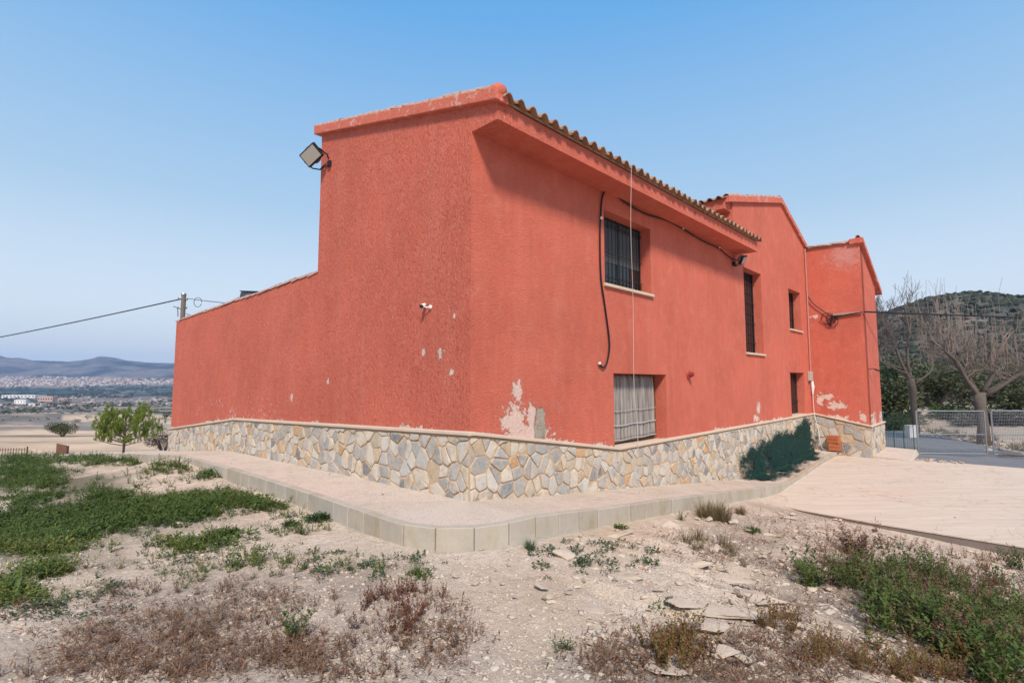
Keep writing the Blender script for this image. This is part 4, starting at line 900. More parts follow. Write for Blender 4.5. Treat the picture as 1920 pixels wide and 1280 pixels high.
# ------------------------------------------------------------ plants and stones: templates
def leafq(p, d, L, W, up=None):
    d = np.array(d, float); d /= np.linalg.norm(d) + 1e-9; up = np.array([0, 0, 1.0]) if up is None else np.array(up, float)
    s = np.cross(d, up); s /= np.linalg.norm(s) + 1e-9; p = np.array(p, float)
    return [p, p + d * L * .5 + s * W * .5, p + d * L, p + d * L * .5 - s * W * .5]
def rosette(rs, n=34, R=.10, H=.10, L=.055, W=.028):
    V = []
    for i in range(n):
        a = rs.uniform(0, 6.283); r = R * math.sqrt(rs.random()); h = rs.random() * H * (1 - .5 * r / R)
        V += leafq((r * math.cos(a), r * math.sin(a), h), (math.cos(a) + rs.uniform(-.8, .8), math.sin(a) + rs.uniform(-.8, .8), rs.uniform(-.2, 1.1)), L * rs.uniform(.5, 1.2), W * rs.uniform(.6, 1.3), (rs.uniform(-.5, .5), rs.uniform(-.5, .5), 1))
    return np.array(V)
def upright(rs, stems=5, n=13, H=.26, spread=.13, L=.055, W=.022, sw=.0025):
    V = []
    for s_ in range(stems):
        a = rs.uniform(0, 6.283); lean = rs.uniform(0, spread); h = H * rs.uniform(.55, 1.1); tip = np.array([math.cos(a) * lean * 1.6, math.sin(a) * lean * 1.6, h]); b = np.array([math.cos(a) * lean * .3, math.sin(a) * lean * .3, 0])
        q = np.array([sw, 0, 0]); V += [b - q, b + q, tip + q * .5, tip - q * .5]
        for i in range(n):
            f = (i + .5) / n; aa = rs.uniform(0, 6.283); V += leafq(b + (tip - b) * f, (math.cos(aa), math.sin(aa), rs.uniform(.2, 1.0)), L * rs.uniform(.6, 1.2) * (1.15 - .5 * f), W * rs.uniform(.7, 1.3))
    return np.array(V)
def blades(rs, n=40, H=.22, spread=.12, W=.006):
    V = []
    for i in range(n):
        a = rs.uniform(0, 6.283); l = spread * rs.random(); h = H * rs.uniform(.4, 1.1); b = np.array([math.cos(a) * l * .4, math.sin(a) * l * .4, 0]); t = b + np.array([math.cos(a) * l * 1.5, math.sin(a) * l * 1.5, h]); q = np.array([-math.sin(a), math.cos(a), 0]) * W * .5
        m_ = (b + t) / 2 + np.array([0, 0, h * .12]); V += [b - q, b + q, m_ + q * .8, m_ - q * .8, m_ - q * .8, m_ + q * .8, t + q * .15, t - q * .15]
    return np.array(V)
def debris(rs, n=26, R=.16):
    V = []
    for i in range(n):
        a = rs.uniform(0, 6.283); r = R * math.sqrt(rs.random()); V += leafq((r * math.cos(a), r * math.sin(a), .004 + rs.random() * .035), (rs.uniform(-1, 1), rs.uniform(-1, 1), rs.uniform(-.1, .5)), rs.uniform(.02, .07), rs.uniform(.003, .014))
    return np.array(V)
TR = random.Random(11)
T_ros = [rosette(TR, 30 + 6 * i, .09 + .01 * i) for i in range(4)]
T_up = [upright(TR) for i in range(4)]
T_low = [upright(TR, 6, 8, .13, .12, .035, .015) for i in range(4)]
T_red = [upright(TR, 4, 15, .24, .11, .034, .016, .0022) for i in range(5)]
T_bl = [blades(TR) for i in range(3)]
T_deb = [debris(TR) for i in range(4)]
def scatter(name, temps, P, scale, mat, tintf=None, parent=None, sq=(1, 1)):
    P = np.asarray(P); n = len(P); Vs = []; Ts = []; 
    for i in range(n):
        t = temps[rng.integers(len(temps))]; a = rng.uniform(0, 6.283); s = rng.uniform(*scale); c_, s_ = math.cos(a) * s, math.sin(a) * s
        V = np.empty_like(t); V[:, 0] = t[:, 0] * c_ - t[:, 1] * s_ + P[i, 0]; V[:, 1] = t[:, 0] * s_ + t[:, 1] * c_ + P[i, 1]; V[:, 2] = t[:, 2] * s * rng.uniform(*sq) + P[i, 2] - .004
        Vs.append(V); base = tintf(P[i]) if tintf else rng.uniform(0, .75); k_ = len(t) // 4; tt = np.clip(base + rng.normal(0, .16, k_), 0, 1); Ts.append(np.repeat(tt, 4))
    V = np.concatenate(Vs); return npmesh(name, V, np.arange(len(V)).reshape(-1, 4), mat, parent, tint=np.concatenate(Ts))
def inside_paved(P, m=.0):
    q = HMI; s = q[0][0] * P[:, 0] + q[0][1] * P[:, 1] + q[0][3]; t = q[1][0] * P[:, 0] + q[1][1] * P[:, 1] + q[1][3]
    return ((s > -1.2 - m) & (t > -1.2 - m) & ~((s + t < -1.75) & (s < 0) & (t < 0))) | ((s > 6.93 - m) & (t > -15.2) & (s < 15.8))
def sample(ells, n, clump=0.0, seed=0, sc=6.0, fade=1.0):
    """ground points under elliptical patches of the view, denser where the noise is high"""
    r_ = np.random.default_rng(seed); W_ = np.array([e[4] if len(e) > 4 else e[2] * e[3] for e in ells], float); W_ /= W_.sum(); out = []
    ix = r_.choice(len(ells), n, p=W_); a = r_.uniform(0, 6.283, n); rr = r_.random(n) ** .5 * np.where(r_.random(n) < .15, 1.3, 1.0); E_ = np.array([e[:4] for e in ells], float)[ix]
    P = np.stack([E_[:, 0] + np.cos(a) * rr * E_[:, 2], E_[:, 1] + np.sin(a) * rr * E_[:, 3]], 1); H = hit_many(P)
    keep = ~inside_paved(H, .12) & (H[:, 1] > 1.0)
    if clump: keep &= fbm(H[:, 0], H[:, 1], sc / 4, 3, seed + 70) * 2 + .5 > clump * r_.random(n)
    return H[keep]
green_e = [(130, 864, 190, 9, 2600), (30, 882, 100, 20, 1800), (210, 955, 190, 34, 5200), (70, 1000, 110, 40, 3400), (340, 950, 90, 30, 2400), (120, 930, 120, 20, 1400), (40, 960, 70, 60, 1200), (490, 942, 60, 18, 600), (430, 1008, 50, 14, 350), (350, 1022, 50, 12, 260), (95, 1075, 50, 14, 240), (20, 1115, 50, 24, 350), (430, 925, 40, 12, 300), (270, 868, 80, 8, 900), (330, 884, 90, 8, 120)]
G = sample(green_e, 5000, .95, 1); tag(scatter('green_weeds', T_ros + T_low, G, (.55, 1.15), M['weed'], lambda p: min(1, max(0, .35 + .5 * mnoise.noise(Vector((p[0] * .9, p[1] * .9, 1))) + (.45 if p[1] < 6.3 else 0)))), 'low green weeds spreading over the pale dirt on the left', 'weeds', kind='stuff')
G = sample([(470, 945, 110, 30, 2), (560, 985, 70, 20, 1), (250, 1040, 260, 35, 2), (90, 1090, 120, 40, 1), (330, 895, 120, 14, .8), (640, 1060, 120, 20, .6), (420, 1060, 160, 40, 1)], 900, 1.5, 21, 13); tag(scatter('yellowish_weeds', T_low + T_up, G, (.25, .8), M['weed'], lambda p: rng.uniform(.3, 1.0)), 'patchy yellowish green weeds between the green mats and the kerb on the left', 'weeds', kind='stuff')
G = sample([(300, 990, 300, 70), (470, 960, 130, 40), (90, 1120, 160, 50), (700, 1060, 120, 30), (1120, 1050, 130, 40)], 520, .6, 2); tag(scatter('bluish_weeds', T_ros, G, (.25, .7), M['weed2']), 'sparse grey green weeds dotted over the pale dirt', 'weeds', kind='stuff')
G = sample([(610, 1095, 90, 45, 1.6), (690, 1120, 130, 40, 2.2), (770, 1150, 90, 45), (570, 1180, 120, 60, 1), (700, 1210, 140, 60, 1.3), (480, 1120, 80, 40, .5), (820, 1170, 60, 50, .5), (640, 1260, 150, 30, .6), (420, 1200, 160, 60, 1)], 620, 1.25, 3, 9); tag(scatter('red_weeds', T_red, G, (.22, .70), M['redweed']), 'dense patch of rusty red weeds on the dirt in the lower left middle', 'weeds', kind='stuff')
G = sample([(300, 1180, 300, 95, 2.5), (620, 1200, 240, 80, 2), (330, 1050, 130, 25, .4), (1330, 1250, 250, 40, 1), (1500, 1220, 130, 60, .6), (90, 1230, 110, 60, .4), (1640, 1190, 120, 50, .3), (560, 1080, 60, 30, .3)], 760, 1.1, 4); tag(scatter('brown_weeds', T_red + T_low, G, (.22, .62), M['litter']), 'dry brown weeds and stalks scattered over the foreground dirt', 'weeds', kind='stuff')
G = sample([(320, 1180, 330, 100), (700, 1190, 190, 100), (1420, 1020, 200, 50), (1650, 1100, 260, 80), (1380, 1240, 300, 60), (1600, 980, 180, 30), (1850, 1220, 150, 80)], 2700, 1.0, 5); tag(scatter('plant_litter', T_deb, G, (.5, 1.2), M['litter']), 'dark dry plant litter lying on the dirt', 'litter', kind='stuff')
right_e = [(1560, 1088, 70, 24, 1.0), (1680, 1105, 90, 40, 2.2), (1770, 1150, 110, 50, 3), (1850, 1215, 110, 55, 3.4), (1900, 1130, 60, 50, .9), (1700, 1180, 80, 30, .8), (1900, 1265, 60, 40, 1)]
G = sample(right_e, 620, 1.05, 6, 9); tag(scatter('leafy_weeds', T_up + T_up + T_low, G, (.6, 1.35), M['bright'], lambda p: rng.uniform(.1, .9)), 'lush green weeds with reddish stems filling the lower right slope', 'weeds', kind='stuff')
G = sample(right_e + [(1700, 1060, 170, 40, 2.5), (1620, 1015, 60, 22, 1), (1860, 1080, 90, 40, 1.6)], 620, .8, 7); tag(scatter('dark_stalk_weeds', T_red, G, (.4, 1.15), M['litter']), 'dark brown stalks growing among the green weeds on the right slope', 'weeds', kind='stuff')
G = sample([(1540, 1235, 50, 25), (1720, 1255, 120, 25, 3000), (1270, 1235, 60, 40), (1460, 1180, 40, 30)], 150, .3, 8); tag(scatter('orange_weeds', T_red, G, (.5, 1.0), M['redweed'], lambda p: .9), 'orange brown weeds along the bottom edge on the right', 'weeds', kind='stuff')
G = sample([(110, 862, 150, 9), (250, 864, 70, 9), (30, 880, 60, 16), (60, 905, 70, 14), (330, 880, 50, 8, 200)], 1300, .7, 14); tag(scatter('tall_green_weeds', T_ros + T_up, G, (.5, .95), M['weed']), 'band of taller green weeds along the edge of the terrace on the left', 'weeds', kind='stuff')
q_ = np.random.default_rng(3); L_ = []
for i in range(150):
    s_, t_ = (q_.uniform(-1.0, -.1), q_.uniform(0, 12)) if i % 3 == 0 else ((q_.uniform(0, 15), q_.uniform(-1.0, -.1)) if i % 3 == 1 else (q_.uniform(7.6, 15.2), q_.uniform(-6, -1.5)))
    v_ = B(s_, t_, (float(zpave(s_, t_)) if t_ > -1.2 else zslab(s_)) + .006); L_.append(tuple(v_))
for i in range(26): s_, t_ = q_.normal(14.2, .5), -.45 + q_.normal(0, .12); L_.append(tuple(B(s_, t_, float(zpave(s_, t_)) + .006)))
tag(scatter('dry_leaves', [np.array(leafq((0, 0, 0), (1, .3, .25), .05, .028)), np.array(leafq((0, 0, 0), (.4, 1, .1), .035, .02))], L_, (.5, 1.1), M['litter']), 'dry leaves and bits lying on the pavement and the slab', 'leaves', kind='stuff')
# single tufts
def tuft(px, py, temps, n, rad, scale, mat, name, label, cat='weed', group=None):
    c = hit(px, py); P = []
    for i in range(n):
        a = rng.uniform(0, 6.283); r = rad * math.sqrt(rng.random()); x, y = c.x + r * math.cos(a), c.y + r * math.sin(a); P.append((x - c.x, y - c.y, ground_z(x, y) - c.z))
    o = scatter(name, temps, P, scale, mat); o.location = c; tag(o, label, cat, group); return o
tuft(398, 893, T_ros + T_low, 26, .34, (.9, 1.5), M['weed'], 'weed_clump', 'bushy green weed against the far left kerb, tallest on that stretch')
tuft(598, 974, T_ros, 18, .10, (.7, 1.1), M['weed2'], 'weed_clump', 'blue green feathery weed touching the kerb left of the rounded corner')
tuft(548, 984, T_ros, 9, .05, (.6, .9), M['weed2'], 'weed_clump', 'small blue green weed just left of the feathery one by the kerb')
tuft(787, 1080, T_ros + T_bl, 7, .07, (.4, .7), M['weed'], 'weed_clump', 'small dark green tuft in the dirt below the rounded kerb corner')
tuft(993, 1030, T_bl, 6, .06, (.4, .6), M['weed2'], 'grass_tuft', 'dark grass tuft sprouting under the kerb right of the rounded corner', 'grass')
tuft(1340, 972, T_bl, 22, .26, (.8, 1.4), M['straw'], 'grass_tuft', 'yellow green grass tuft growing against the kerb before the green net', 'grass')
tuft(1388, 965, T_bl, 6, .07, (.5, .8), M['straw'], 'grass_tuft', 'thin grass tuft right of the yellow green one by the kerb', 'grass')
tuft(1280, 975, T_up, 3, .05, (.4, .6), M['weed2'], 'weed_clump', 'slender grey green weed at the kerb beside the tan boulder')
tuft(1330, 1030, T_bl + T_red, 26, .30, (.5, .9), M['straw'], 'dry_grass', 'dry straw coloured grass patch on the rubble below the kerb', 'grass')
tuft(1418, 1002, T_bl + T_ros, 9, .12, (.5, .8), M['weed'], 'grass_tuft', 'short green grass tuft in the rubble right of the dry grass', 'grass')
tuft(1612, 1045, T_red + T_up, 9, .15, (1.2, 1.6), M['litter'], 'weed_clump', 'tall dark bushy weed standing in front of the concrete slab edge')
tuft(1250, 1145, T_ros, 5, .09, (.4, .7), M['weed'], 'weed_clump', 'little green weed on the tan dirt in the right middle foreground')
tuft(1055, 1215, T_low, 4, .05, (.5, .8), M['weed'], 'weed_clump', 'small two stemmed green weed in the bottom centre dirt')
tuft(1165, 992, T_ros, 6, .08, (.4, .7), M['weed'], 'weed_clump', 'flat green weed on the pale rubble right below the kerb')
tuft(1140, 1022, T_ros, 6, .10, (.4, .6), M['weed2'], 'weed_clump', 'low dark weed beside broken stones under the kerb')
tuft(545, 1195, T_up, 3, .05, (.7, 1.0), M['weed'], 'weed_clump', 'yellow green upright weed left of the rusty red patch')
tuft(1910, 1070, T_up, 5, .12, (.8, 1.1), M['bright'], 'weed_clump', 'bright green leafy weed at the right edge under the slab')

# stones
def rockmesh(seed, sub=2, flat=.55, name='rock'):
    rs = random.Random(seed); bm = bmesh.new(); bmesh.ops.create_icosphere(bm, subdivisions=sub, radius=.5)
    pl = []
    for i in range(14):
        n_ = Vector((rs.gauss(0, 1), rs.gauss(0, 1), rs.gauss(0, 1))).normalized(); pl.append((n_, rs.uniform(.17, .38)))
    for v in bm.verts:
        for n_, d in pl:
            q = v.co.dot(n_)
            if q > d: v.co -= n_ * (q - d)
        v.co += v.co.normalized() * mnoise.noise(v.co * 3 + Vector((seed, 0, 0))) * .05
        v.co.z *= flat; v.co.x *= 1.15
    me = bpy.data.meshes.new(name); bm.to_mesh(me); bm.free(); me.materials.append(M['rock']); return me
ROCKS = [rockmesh(i, 3 if i < 4 else 2, .35 + .08 * (i % 5)) for i in range(9)]
def rock(px, py, w, label, v=0, dims=(1, 1, 1), rz=None, sink=.25, group=None, tilt=0, P=None):
    """w = width in metres"""
    p = P if P is not None else hit(px, py); o = bpy.data.objects.new('rock', ROCKS[v % 9]); COL.objects.link(o)
    o.scale = (w * dims[0], w * dims[1], w * dims[2]); o.rotation_euler = (random.uniform(-.15, .15) + tilt, random.uniform(-.15, .15), rz if rz is not None else random.uniform(0, 6.28)); o.location = Vector(p) + Vector((0, 0, w * dims[2] * (.36 - sink) * .6))
    return tag(o, label, 'rock', group)
rock(1252, 985, .42, 'rounded tan boulder half buried against the kerb', 0, (1.2, .8, .8), .2)
rock(1160, 1003, .40, 'broad ochre stone lying under the kerb', 1, (1.3, 1, .5), .4, .35)
rock(1060, 1045, .26, 'tan stone below the joint right of the rounded corner', 2, (1.2, 1, .8), 0)
rock(1400, 1118, .62, 'largest pale limestone slab on the right rubble bank', 3, (1.5, .9, .26), -.5, .17)
rock(1345, 1085, .50, 'long pale limestone ledge above the largest slab', 0, (1.6, .6, .3), -.45, .17)
rock(1368, 1168, .42, 'white rounded limestone slab below the largest slab', 1, (1.3, 1.0, .3), -.3, .16)
rock(1325, 1192, .36, 'cream limestone block left of the white rounded slab', 2, (1.2, .9, .4), .2, .16)
rock(1395, 1062, .20, 'upright pale shard leaning on the limestone ledge', 3, (.45, .3, 1.5), -.8, 0, tilt=.5)
rock(1425, 1075, .24, 'grey flat shard right of the upright shard', 0, (1.4, .5, .35), -.6, .0, tilt=.3)
rock(1465, 1160, .30, 'cream stone low on the bank right of the white slab', 1, (1.3, .7, .4), -.6)
rock(1240, 1232, .30, 'cream flat rock bedded in the dirt near the bottom', 2, (1.3, .9, .35), .1, .25)
rock(1180, 1225, .26, 'flat pale rock left of the cream one near the bottom', 3, (1.3, .8, .3), .2, .25)
rock(805, 1160, .075, 'small whitish stone at the edge of the rusty weeds', 4, (1, .9, 1), 0, 0)
rock(815, 1197, .09, 'pale oval pebble right of the rusty weeds', 5, (1.2, .8, .8), 0, 0)
rock(762, 1205, .10, 'grey pebble lying among the rusty weeds', 6, (1.2, .7, .8), 0, 0)
rock(935, 1240, .14, 'tan buried stone at the bottom centre', 7, (1.2, .9, .5), 0, .1)
rock(700, 1262, .16, 'tan wedge shaped stone at the bottom left of centre', 8, (1.4, .7, .5), .8, .1)
rock(1620, 1272, .20, 'white flat slab piece at the bottom edge on the right', 3, (1.2, .8, .3), -.3, 0)
rock(1365, 945, .2, 'grey rubble lump beside the yellow green grass tuft', 4, (1, 1, .8)) if False else None
rock(1375, 985, .20, 'white rubble lump right of the yellow green grass tuft', 4, (1.1, .8, .9), 0, .0)
rock(1885, 1030, .38, 'flat pale slab under the concrete edge at the right', 5, (1.3, .6, .25), -.4, .1)
rock(1360, 1240, .32, 'grey limestone block in the dark litter at bottom right', 6, (1.1, .8, .5), .3, .2)
for i, (px, py, w_, dx, dz, lb) in enumerate([
    (1440, 1135, .40, 1.5, .3, 'cream slab fragment at the lower right corner of the largest slab'), (1300, 1060, .34, 1.4, .35, 'pale slab lying uphill of the long limestone ledge'), (1215, 1030, .30, 1.4, .4, 'tan flat rock between the boulder and the broken stones'),
    (1110, 1020, .30, 1.3, .4, 'ochre flat rock under the straight run of kerb'), (1290, 1150, .34, 1.3, .3, 'pale flat rock left of the white rounded slab'), (1500, 1205, .30, 1.5, .3, 'flat cream rock in the litter on the lower right'),
    (1540, 1000, .22, 1.2, .6, 'whitish broken lump near the start of the concrete slab'), (1480, 975, .24, 1.3, .6, 'grey white lump on the rubble heap beside the slab corner'), (1450, 1010, .22, 1.2, .6, 'pale lump on the rubble heap below the kerb end'),
    (1570, 975, .18, 1.2, .6, 'small pale lump against the concrete slab edge'), (1180, 1090, .24, 1.3, .3, 'tan bedrock patch on the bare dirt in the middle'), (1110, 1150, .22, 1.2, .25, 'flat pale stone sunk in the bare dirt in the centre'),
    (1260, 1265, .34, 1.3, .3, 'large cream rock cut by the bottom edge right of centre'), (1415, 1180, .26, 1.2, .4, 'white chunk touching the lower end of the white rounded slab'), (1340, 1035, .22, 1.3, .5, 'white broken piece inside the dry straw grass'), (1650, 1000, .16, 1.3, .6, 'pale stone in the gravel below the middle of the slab edge')]):
    rock(px, py, w_ * 1.05, lb, i + 2, (dx, .85, dz * 1.15), random.uniform(-.8, .2), .16)
rub = sample([(1190, 1010, 150, 40, 2), (1420, 1000, 160, 45, 5), (1600, 985, 170, 30, 2.5), (1400, 1110, 180, 60, 2), (1300, 1210, 200, 60, 1.2), (960, 1080, 160, 60, .8), (1750, 1010, 150, 30, 1), (620, 1190, 220, 70, .5)], 420, 0, 12)
rub = rub[rub[:, 0] ** 2 + rub[:, 1] ** 2 > 6][:235]
for p in rub: rock(0, 0, float(rng.choice([.04, .055, .07, .10, .15], p=[.25, .3, .25, .15, .05])), 'loose pale limestone rubble piece on the dirt bank below the kerb', int(rng.integers(9)), (rng.uniform(.8, 1.5), rng.uniform(.6, 1), rng.uniform(.6, 1.2)), None, .0, 'loose limestone rubble', P=p)
# gravel
def small(seed, sub=1):
    rs = random.Random(seed); bm = bmesh.new(); bmesh.ops.create_icosphere(bm, subdivisions=sub, radius=.5)
    for i in range(7):
        n_ = Vector((rs.gauss(0, 1), rs.gauss(0, 1), rs.gauss(0, 1))).normalized(); d = rs.uniform(.12, .34)
        for v in bm.verts:
            q = v.co.dot(n_)
            if q > d: v.co -= n_ * (q - d)
    for v in bm.verts: v.co *= rs.uniform(.8, 1.25); v.co.z *= .7; v.co.x *= 1.35
    V = np.array([v.co[:] for v in bm.verts]); Fa = np.array([[v.index for v in f.verts] for f in bm.faces]); bm.free(); return V, Fa
SM = [small(i) for i in range(6)]
def scat3(name, temps, P, sizes, mat, tints=None, zs=1.0, rot3=False):
    Vs = []; Fs = []; T = []; b = 0
    for i in range(len(P)):
        V, Fa = temps[rng.integers(len(temps))]; a = rng.uniform(0, 6.283); s = sizes[i] if not np.ndim(sizes[i]) else sizes[i]; c_, s_ = math.cos(a), math.sin(a); W_ = V * s
        Q = np.stack([W_[:, 0] * c_ - W_[:, 1] * s_, W_[:, 0] * s_ + W_[:, 1] * c_, W_[:, 2] * zs], 1) + P[i]; Vs.append(Q); Fs.append(Fa + b); b += len(V); T.append(np.full(len(V), tints[i] if tints is not None else rng.random()))
    return npmesh(name, np.concatenate(Vs), np.concatenate(Fs), mat, tint=np.concatenate(T))
g1 = np.random.default_rng(5); P = np.stack([g1.uniform(-40, 1960, 23000), 860 + 420 * g1.random(23000) ** .8], 1); H = hit_many(P)
dens = fbm(H[:, 0], H[:, 1], 1.2, 4, 77) * 2.2 + .55 + .35 * np.clip((P[:, 0] - 900) / 500, -.4, 1); kp = (~inside_paved(H, .10)) & (dens > g1.random(len(P))) & (H[:, 1] > .8) & (np.hypot(H[:, 0], H[:, 1]) < 22); H = H[kp]
sz = (.010 + .034 * g1.random(len(H)) ** 3.4) * np.clip(np.hypot(H[:, 0], H[:, 1]) / 4.5, .6, 1.2); tag(scat3('gravel', SM, H, sz, M['rock']), 'loose limestone gravel over the dirt', 'gravel', kind='stuff')

P = np.stack([g1.uniform(-20, 1940, 5200), 900 + 380 * g1.random(5200)], 1); H = hit_many(P); dens = fbm(H[:, 0], H[:, 1], 1.6, 4, 78) * 2.4 + .20 + .55 * np.clip((P[:, 0] - 900) / 400, -.5, 1); kp = (~inside_paved(H, .12)) & (dens > g1.random(len(P))) & (H[:, 1] > .8) & (np.hypot(H[:, 0], H[:, 1]) < 18); H = H[kp]
CH = [small(60 + i, 2) for i in range(4)] + SM[:3]
tag(scat3('stone_chips', CH, H, (.028 + .085 * g1.random(len(H)) ** 2.8) * np.clip(np.hypot(H[:, 0], H[:, 1]) / 5, .55, 1.2), M['rock'], zs=.6), 'broken limestone chips lying over the dirt and the rubble bank', 'stones', kind='stuff')

# ------------------------------------------------------------ middle distance on the left
def far_many(P, k0=15.):
    P = np.asarray(P, float); r = np.stack([ray(a, b) for a, b in P]); k = np.full(len(P), k0); done = np.zeros(len(P), bool)
    for i in range(420):
        z = far_h(r[:, 0] * k, r[:, 1] * k); h_ = z > EYE + r[:, 2] * k; done |= h_; k = np.where(done, k, k * 1.015)
    x, y = r[:, 0] * k, r[:, 1] * k; return np.stack([x, y, far_h(x, y)], 1), k
def cloud(seed, n, R=(1, 1, .8), leaf=.12, lobes=7, needles=False):
    """leaf faces spread through several lobes; unit sized crown sitting on z=0"""
    rs = np.random.default_rng(seed); L = [(rs.uniform(-.5, .5) * R[0], rs.uniform(-.5, .5) * R[1], rs.uniform(.25, .75) * R[2], rs.uniform(.25, .42)) for _ in range(lobes)]; V = []
    for i in range(n):
        c = L[rs.integers(lobes)]; d = rs.normal(size=3); d /= np.linalg.norm(d); rr = c[3] * (rs.random() ** .35); p = np.array([c[0] + d[0] * rr, c[1] + d[1] * rr, max(.02, c[2] + d[2] * rr * .8)])
        if needles: dd = np.array([d[0] * .5, d[1] * .5, 1.0])
        else: dd = d + rs.normal(size=3) * .6
        V += leafq(p - dd * 0, dd, leaf * rs.uniform(.6, 1.3), leaf * (.18 if needles else .5) * rs.uniform(.7, 1.3), rs.normal(size=3))
    return np.array(V)
def shrub(name, loc, w, h, label, cat, mat, seed, n=700, leaf=.09, group=None, trunk=None, needles=False, lobes=7):
    t = empty(name, loc); tag(t, label, cat, group); V = cloud(seed, n, (1, 1, 1), leaf, lobes, needles); V = V / np.array([np.ptp(V[:, 0]), np.ptp(V[:, 0]), V[:, 2].max()]) * np.array([w, w, h]); rs = np.random.default_rng(seed)
    npmesh('crown', V, np.arange(len(V)).reshape(-1, 4), M[mat], t, tint=np.repeat(np.clip(rs.random(n) * .75 + .2 * np.sin(V[::4, 0] * 9 / w), 0, 1), 4))
    mb_ = MB()
    for i in range(4): a = i * 1.7 + seed; mb_.tube([(0, 0, -.1), (math.cos(a) * w * .15, math.sin(a) * w * .15, h * .35), (math.cos(a) * w * .28, math.sin(a) * w * .28, h * .65)], [w * .03, w * .02, w * .008], 5)
    mb_.build('trunk', M['bark'], t); return t
def at(px, Z): return ((px - 960) / F * Z * math.sqrt(1), Z)
def put(px, py): return far_many([(px, py)])[0][0]
p = put(117, 819); Z = p[1]; shrub('olive_bush', p, 49 / F * Z * 1.05, 28 / F * Z * 1.05, 'round dark olive bush standing alone in the pale ploughed field', 'bush', 'shrub', 3, 4500, .07)
p = put(139, 797); Z = p[1]; shrub('bush', p, 19 / F * Z, 12 / F * Z, 'small dark bush directly behind the round olive bush', 'bush', 'darkshrub', 4, 300, .1)
p = put(164, 786); Z = p[1]; shrub('bush', p, 15 / F * Z, 9 / F * Z, 'small bush on the sandy strip left of the paired one', 'bush', 'shrub', 5, 300, .1)
p = put(192, 785); Z = p[1]; shrub('bush', p, 17 / F * Z, 10 / F * Z, 'wide low dark bush on the sandy strip near the little pine', 'bush', 'darkshrub', 6, 300, .1)
TL = ['dark tree on the grey mound nearest the left edge', 'second dark tree from the left edge on top of the grey mound', 'dark tree on the middle of the grey mound crest', 'widest dark tree on the grey mound crest', 'dark tree at the right end of the grey mound row', 'small tree squeezed between the first two on the grey mound', 'lone dark tree just right of the mound row', 'dark tree below the lower pinkish shed', 'small tree above the round olive bush', 'dark tree halfway between the olive bush and the young pine', 'dark tree on the plain directly left of the young pine top', 'broad dark tree touching the end of the low red wall', 'dark tree on the plain just above the young pine crown']
for i, (x, y, w_) in enumerate([(8, 776, 9), (32, 775, 11), (48, 772, 10), (61, 773, 12), (75, 771, 9), (17, 777, 8), (100, 763, 10), (120, 758, 12), (134, 768, 8), (168, 766, 10), (210, 763, 10), (310, 786, 16), (235, 762, 14)]):
    p = put(x, y); Z = p[1]; shrub('tree', p, w_ * 1.35 / F * Z, w_ * .9 / F * Z, TL[i], 'tree', 'darkshrub', 20 + i, 260, .16, 'small trees on the plain')
# the little pine beside the wall: umbrella of upturned needle bunches
def pine(loc, W, H):
    t = empty('pine_tree', loc); tag(t, 'young yellow green pine with an open rounded crown left of the wall end', 'pine tree'); rs = random.Random(5); tr = MB(); tr.tube([(0, 0, -.2), (.01, 0, H * .3), (.0, .02, H * .62), (0, 0, H * .8)], [.045, .036, .024, .012], 8); tr.build('trunk', M['bark'], t)
    V = []; 
    for i in range(34):
        a = i * 2.399; f = (i % 17) / 17.0; z0 = H * (.16 + .42 * f); reach = W * .5 * (1 - .45 * f) * rs.uniform(.72, 1.02); zt = z0 + H * (.10 + .14 * rs.random()) + H * .20 * f
        tip = Vector((math.cos(a) * reach, math.sin(a) * reach, zt)); mid = tip * .5 + Vector((0, 0, z0 * .5 - .03)); MB().tube([(0, 0, z0), mid, tip], [.018, .012, .006], 5).build('limb', M['bark'], t)
        for b in range(17):
            g = rs.uniform(.55, 1.04); q = (Vector((0, 0, z0)).lerp(mid, g * 2) if g < .5 else mid.lerp(tip, g * 2 - 1)) + Vector((rs.gauss(0, .09), rs.gauss(0, .09), rs.gauss(0, .05))); Lb = rs.uniform(.08, .17)
            for n_ in range(34):
                h_ = rs.random(); th = rs.uniform(0, 6.28); d = (math.cos(th) * .55, math.sin(th) * .55, 1.0); V += leafq((q.x + rs.gauss(0, .008), q.y + rs.gauss(0, .008), q.z + Lb * h_), d, .10, .011, (rs.gauss(0, 1), rs.gauss(0, 1), rs.gauss(0, 1)))
    V = np.array(V); npmesh('needles', V, np.arange(len(V)).reshape(-1, 4), M['pine'], t, tint=np.repeat(np.clip(rng.normal(.55, .25, len(V) // 4), 0, 1), 4))
zb = float(near_h(np.array([-14.0]), np.array([18.9]))[0]); pine((-14.0, 18.9, zb - .02), 2.5, 1.72)
shrub('dry_bush', (-13.3, 20.0, float(near_h(np.array([-13.3]), np.array([20.0]))[0])), 1.5, .85, 'dry grey bush crouching behind the young pine', 'bush', 'shrubgrey', 9, 4500, .05)
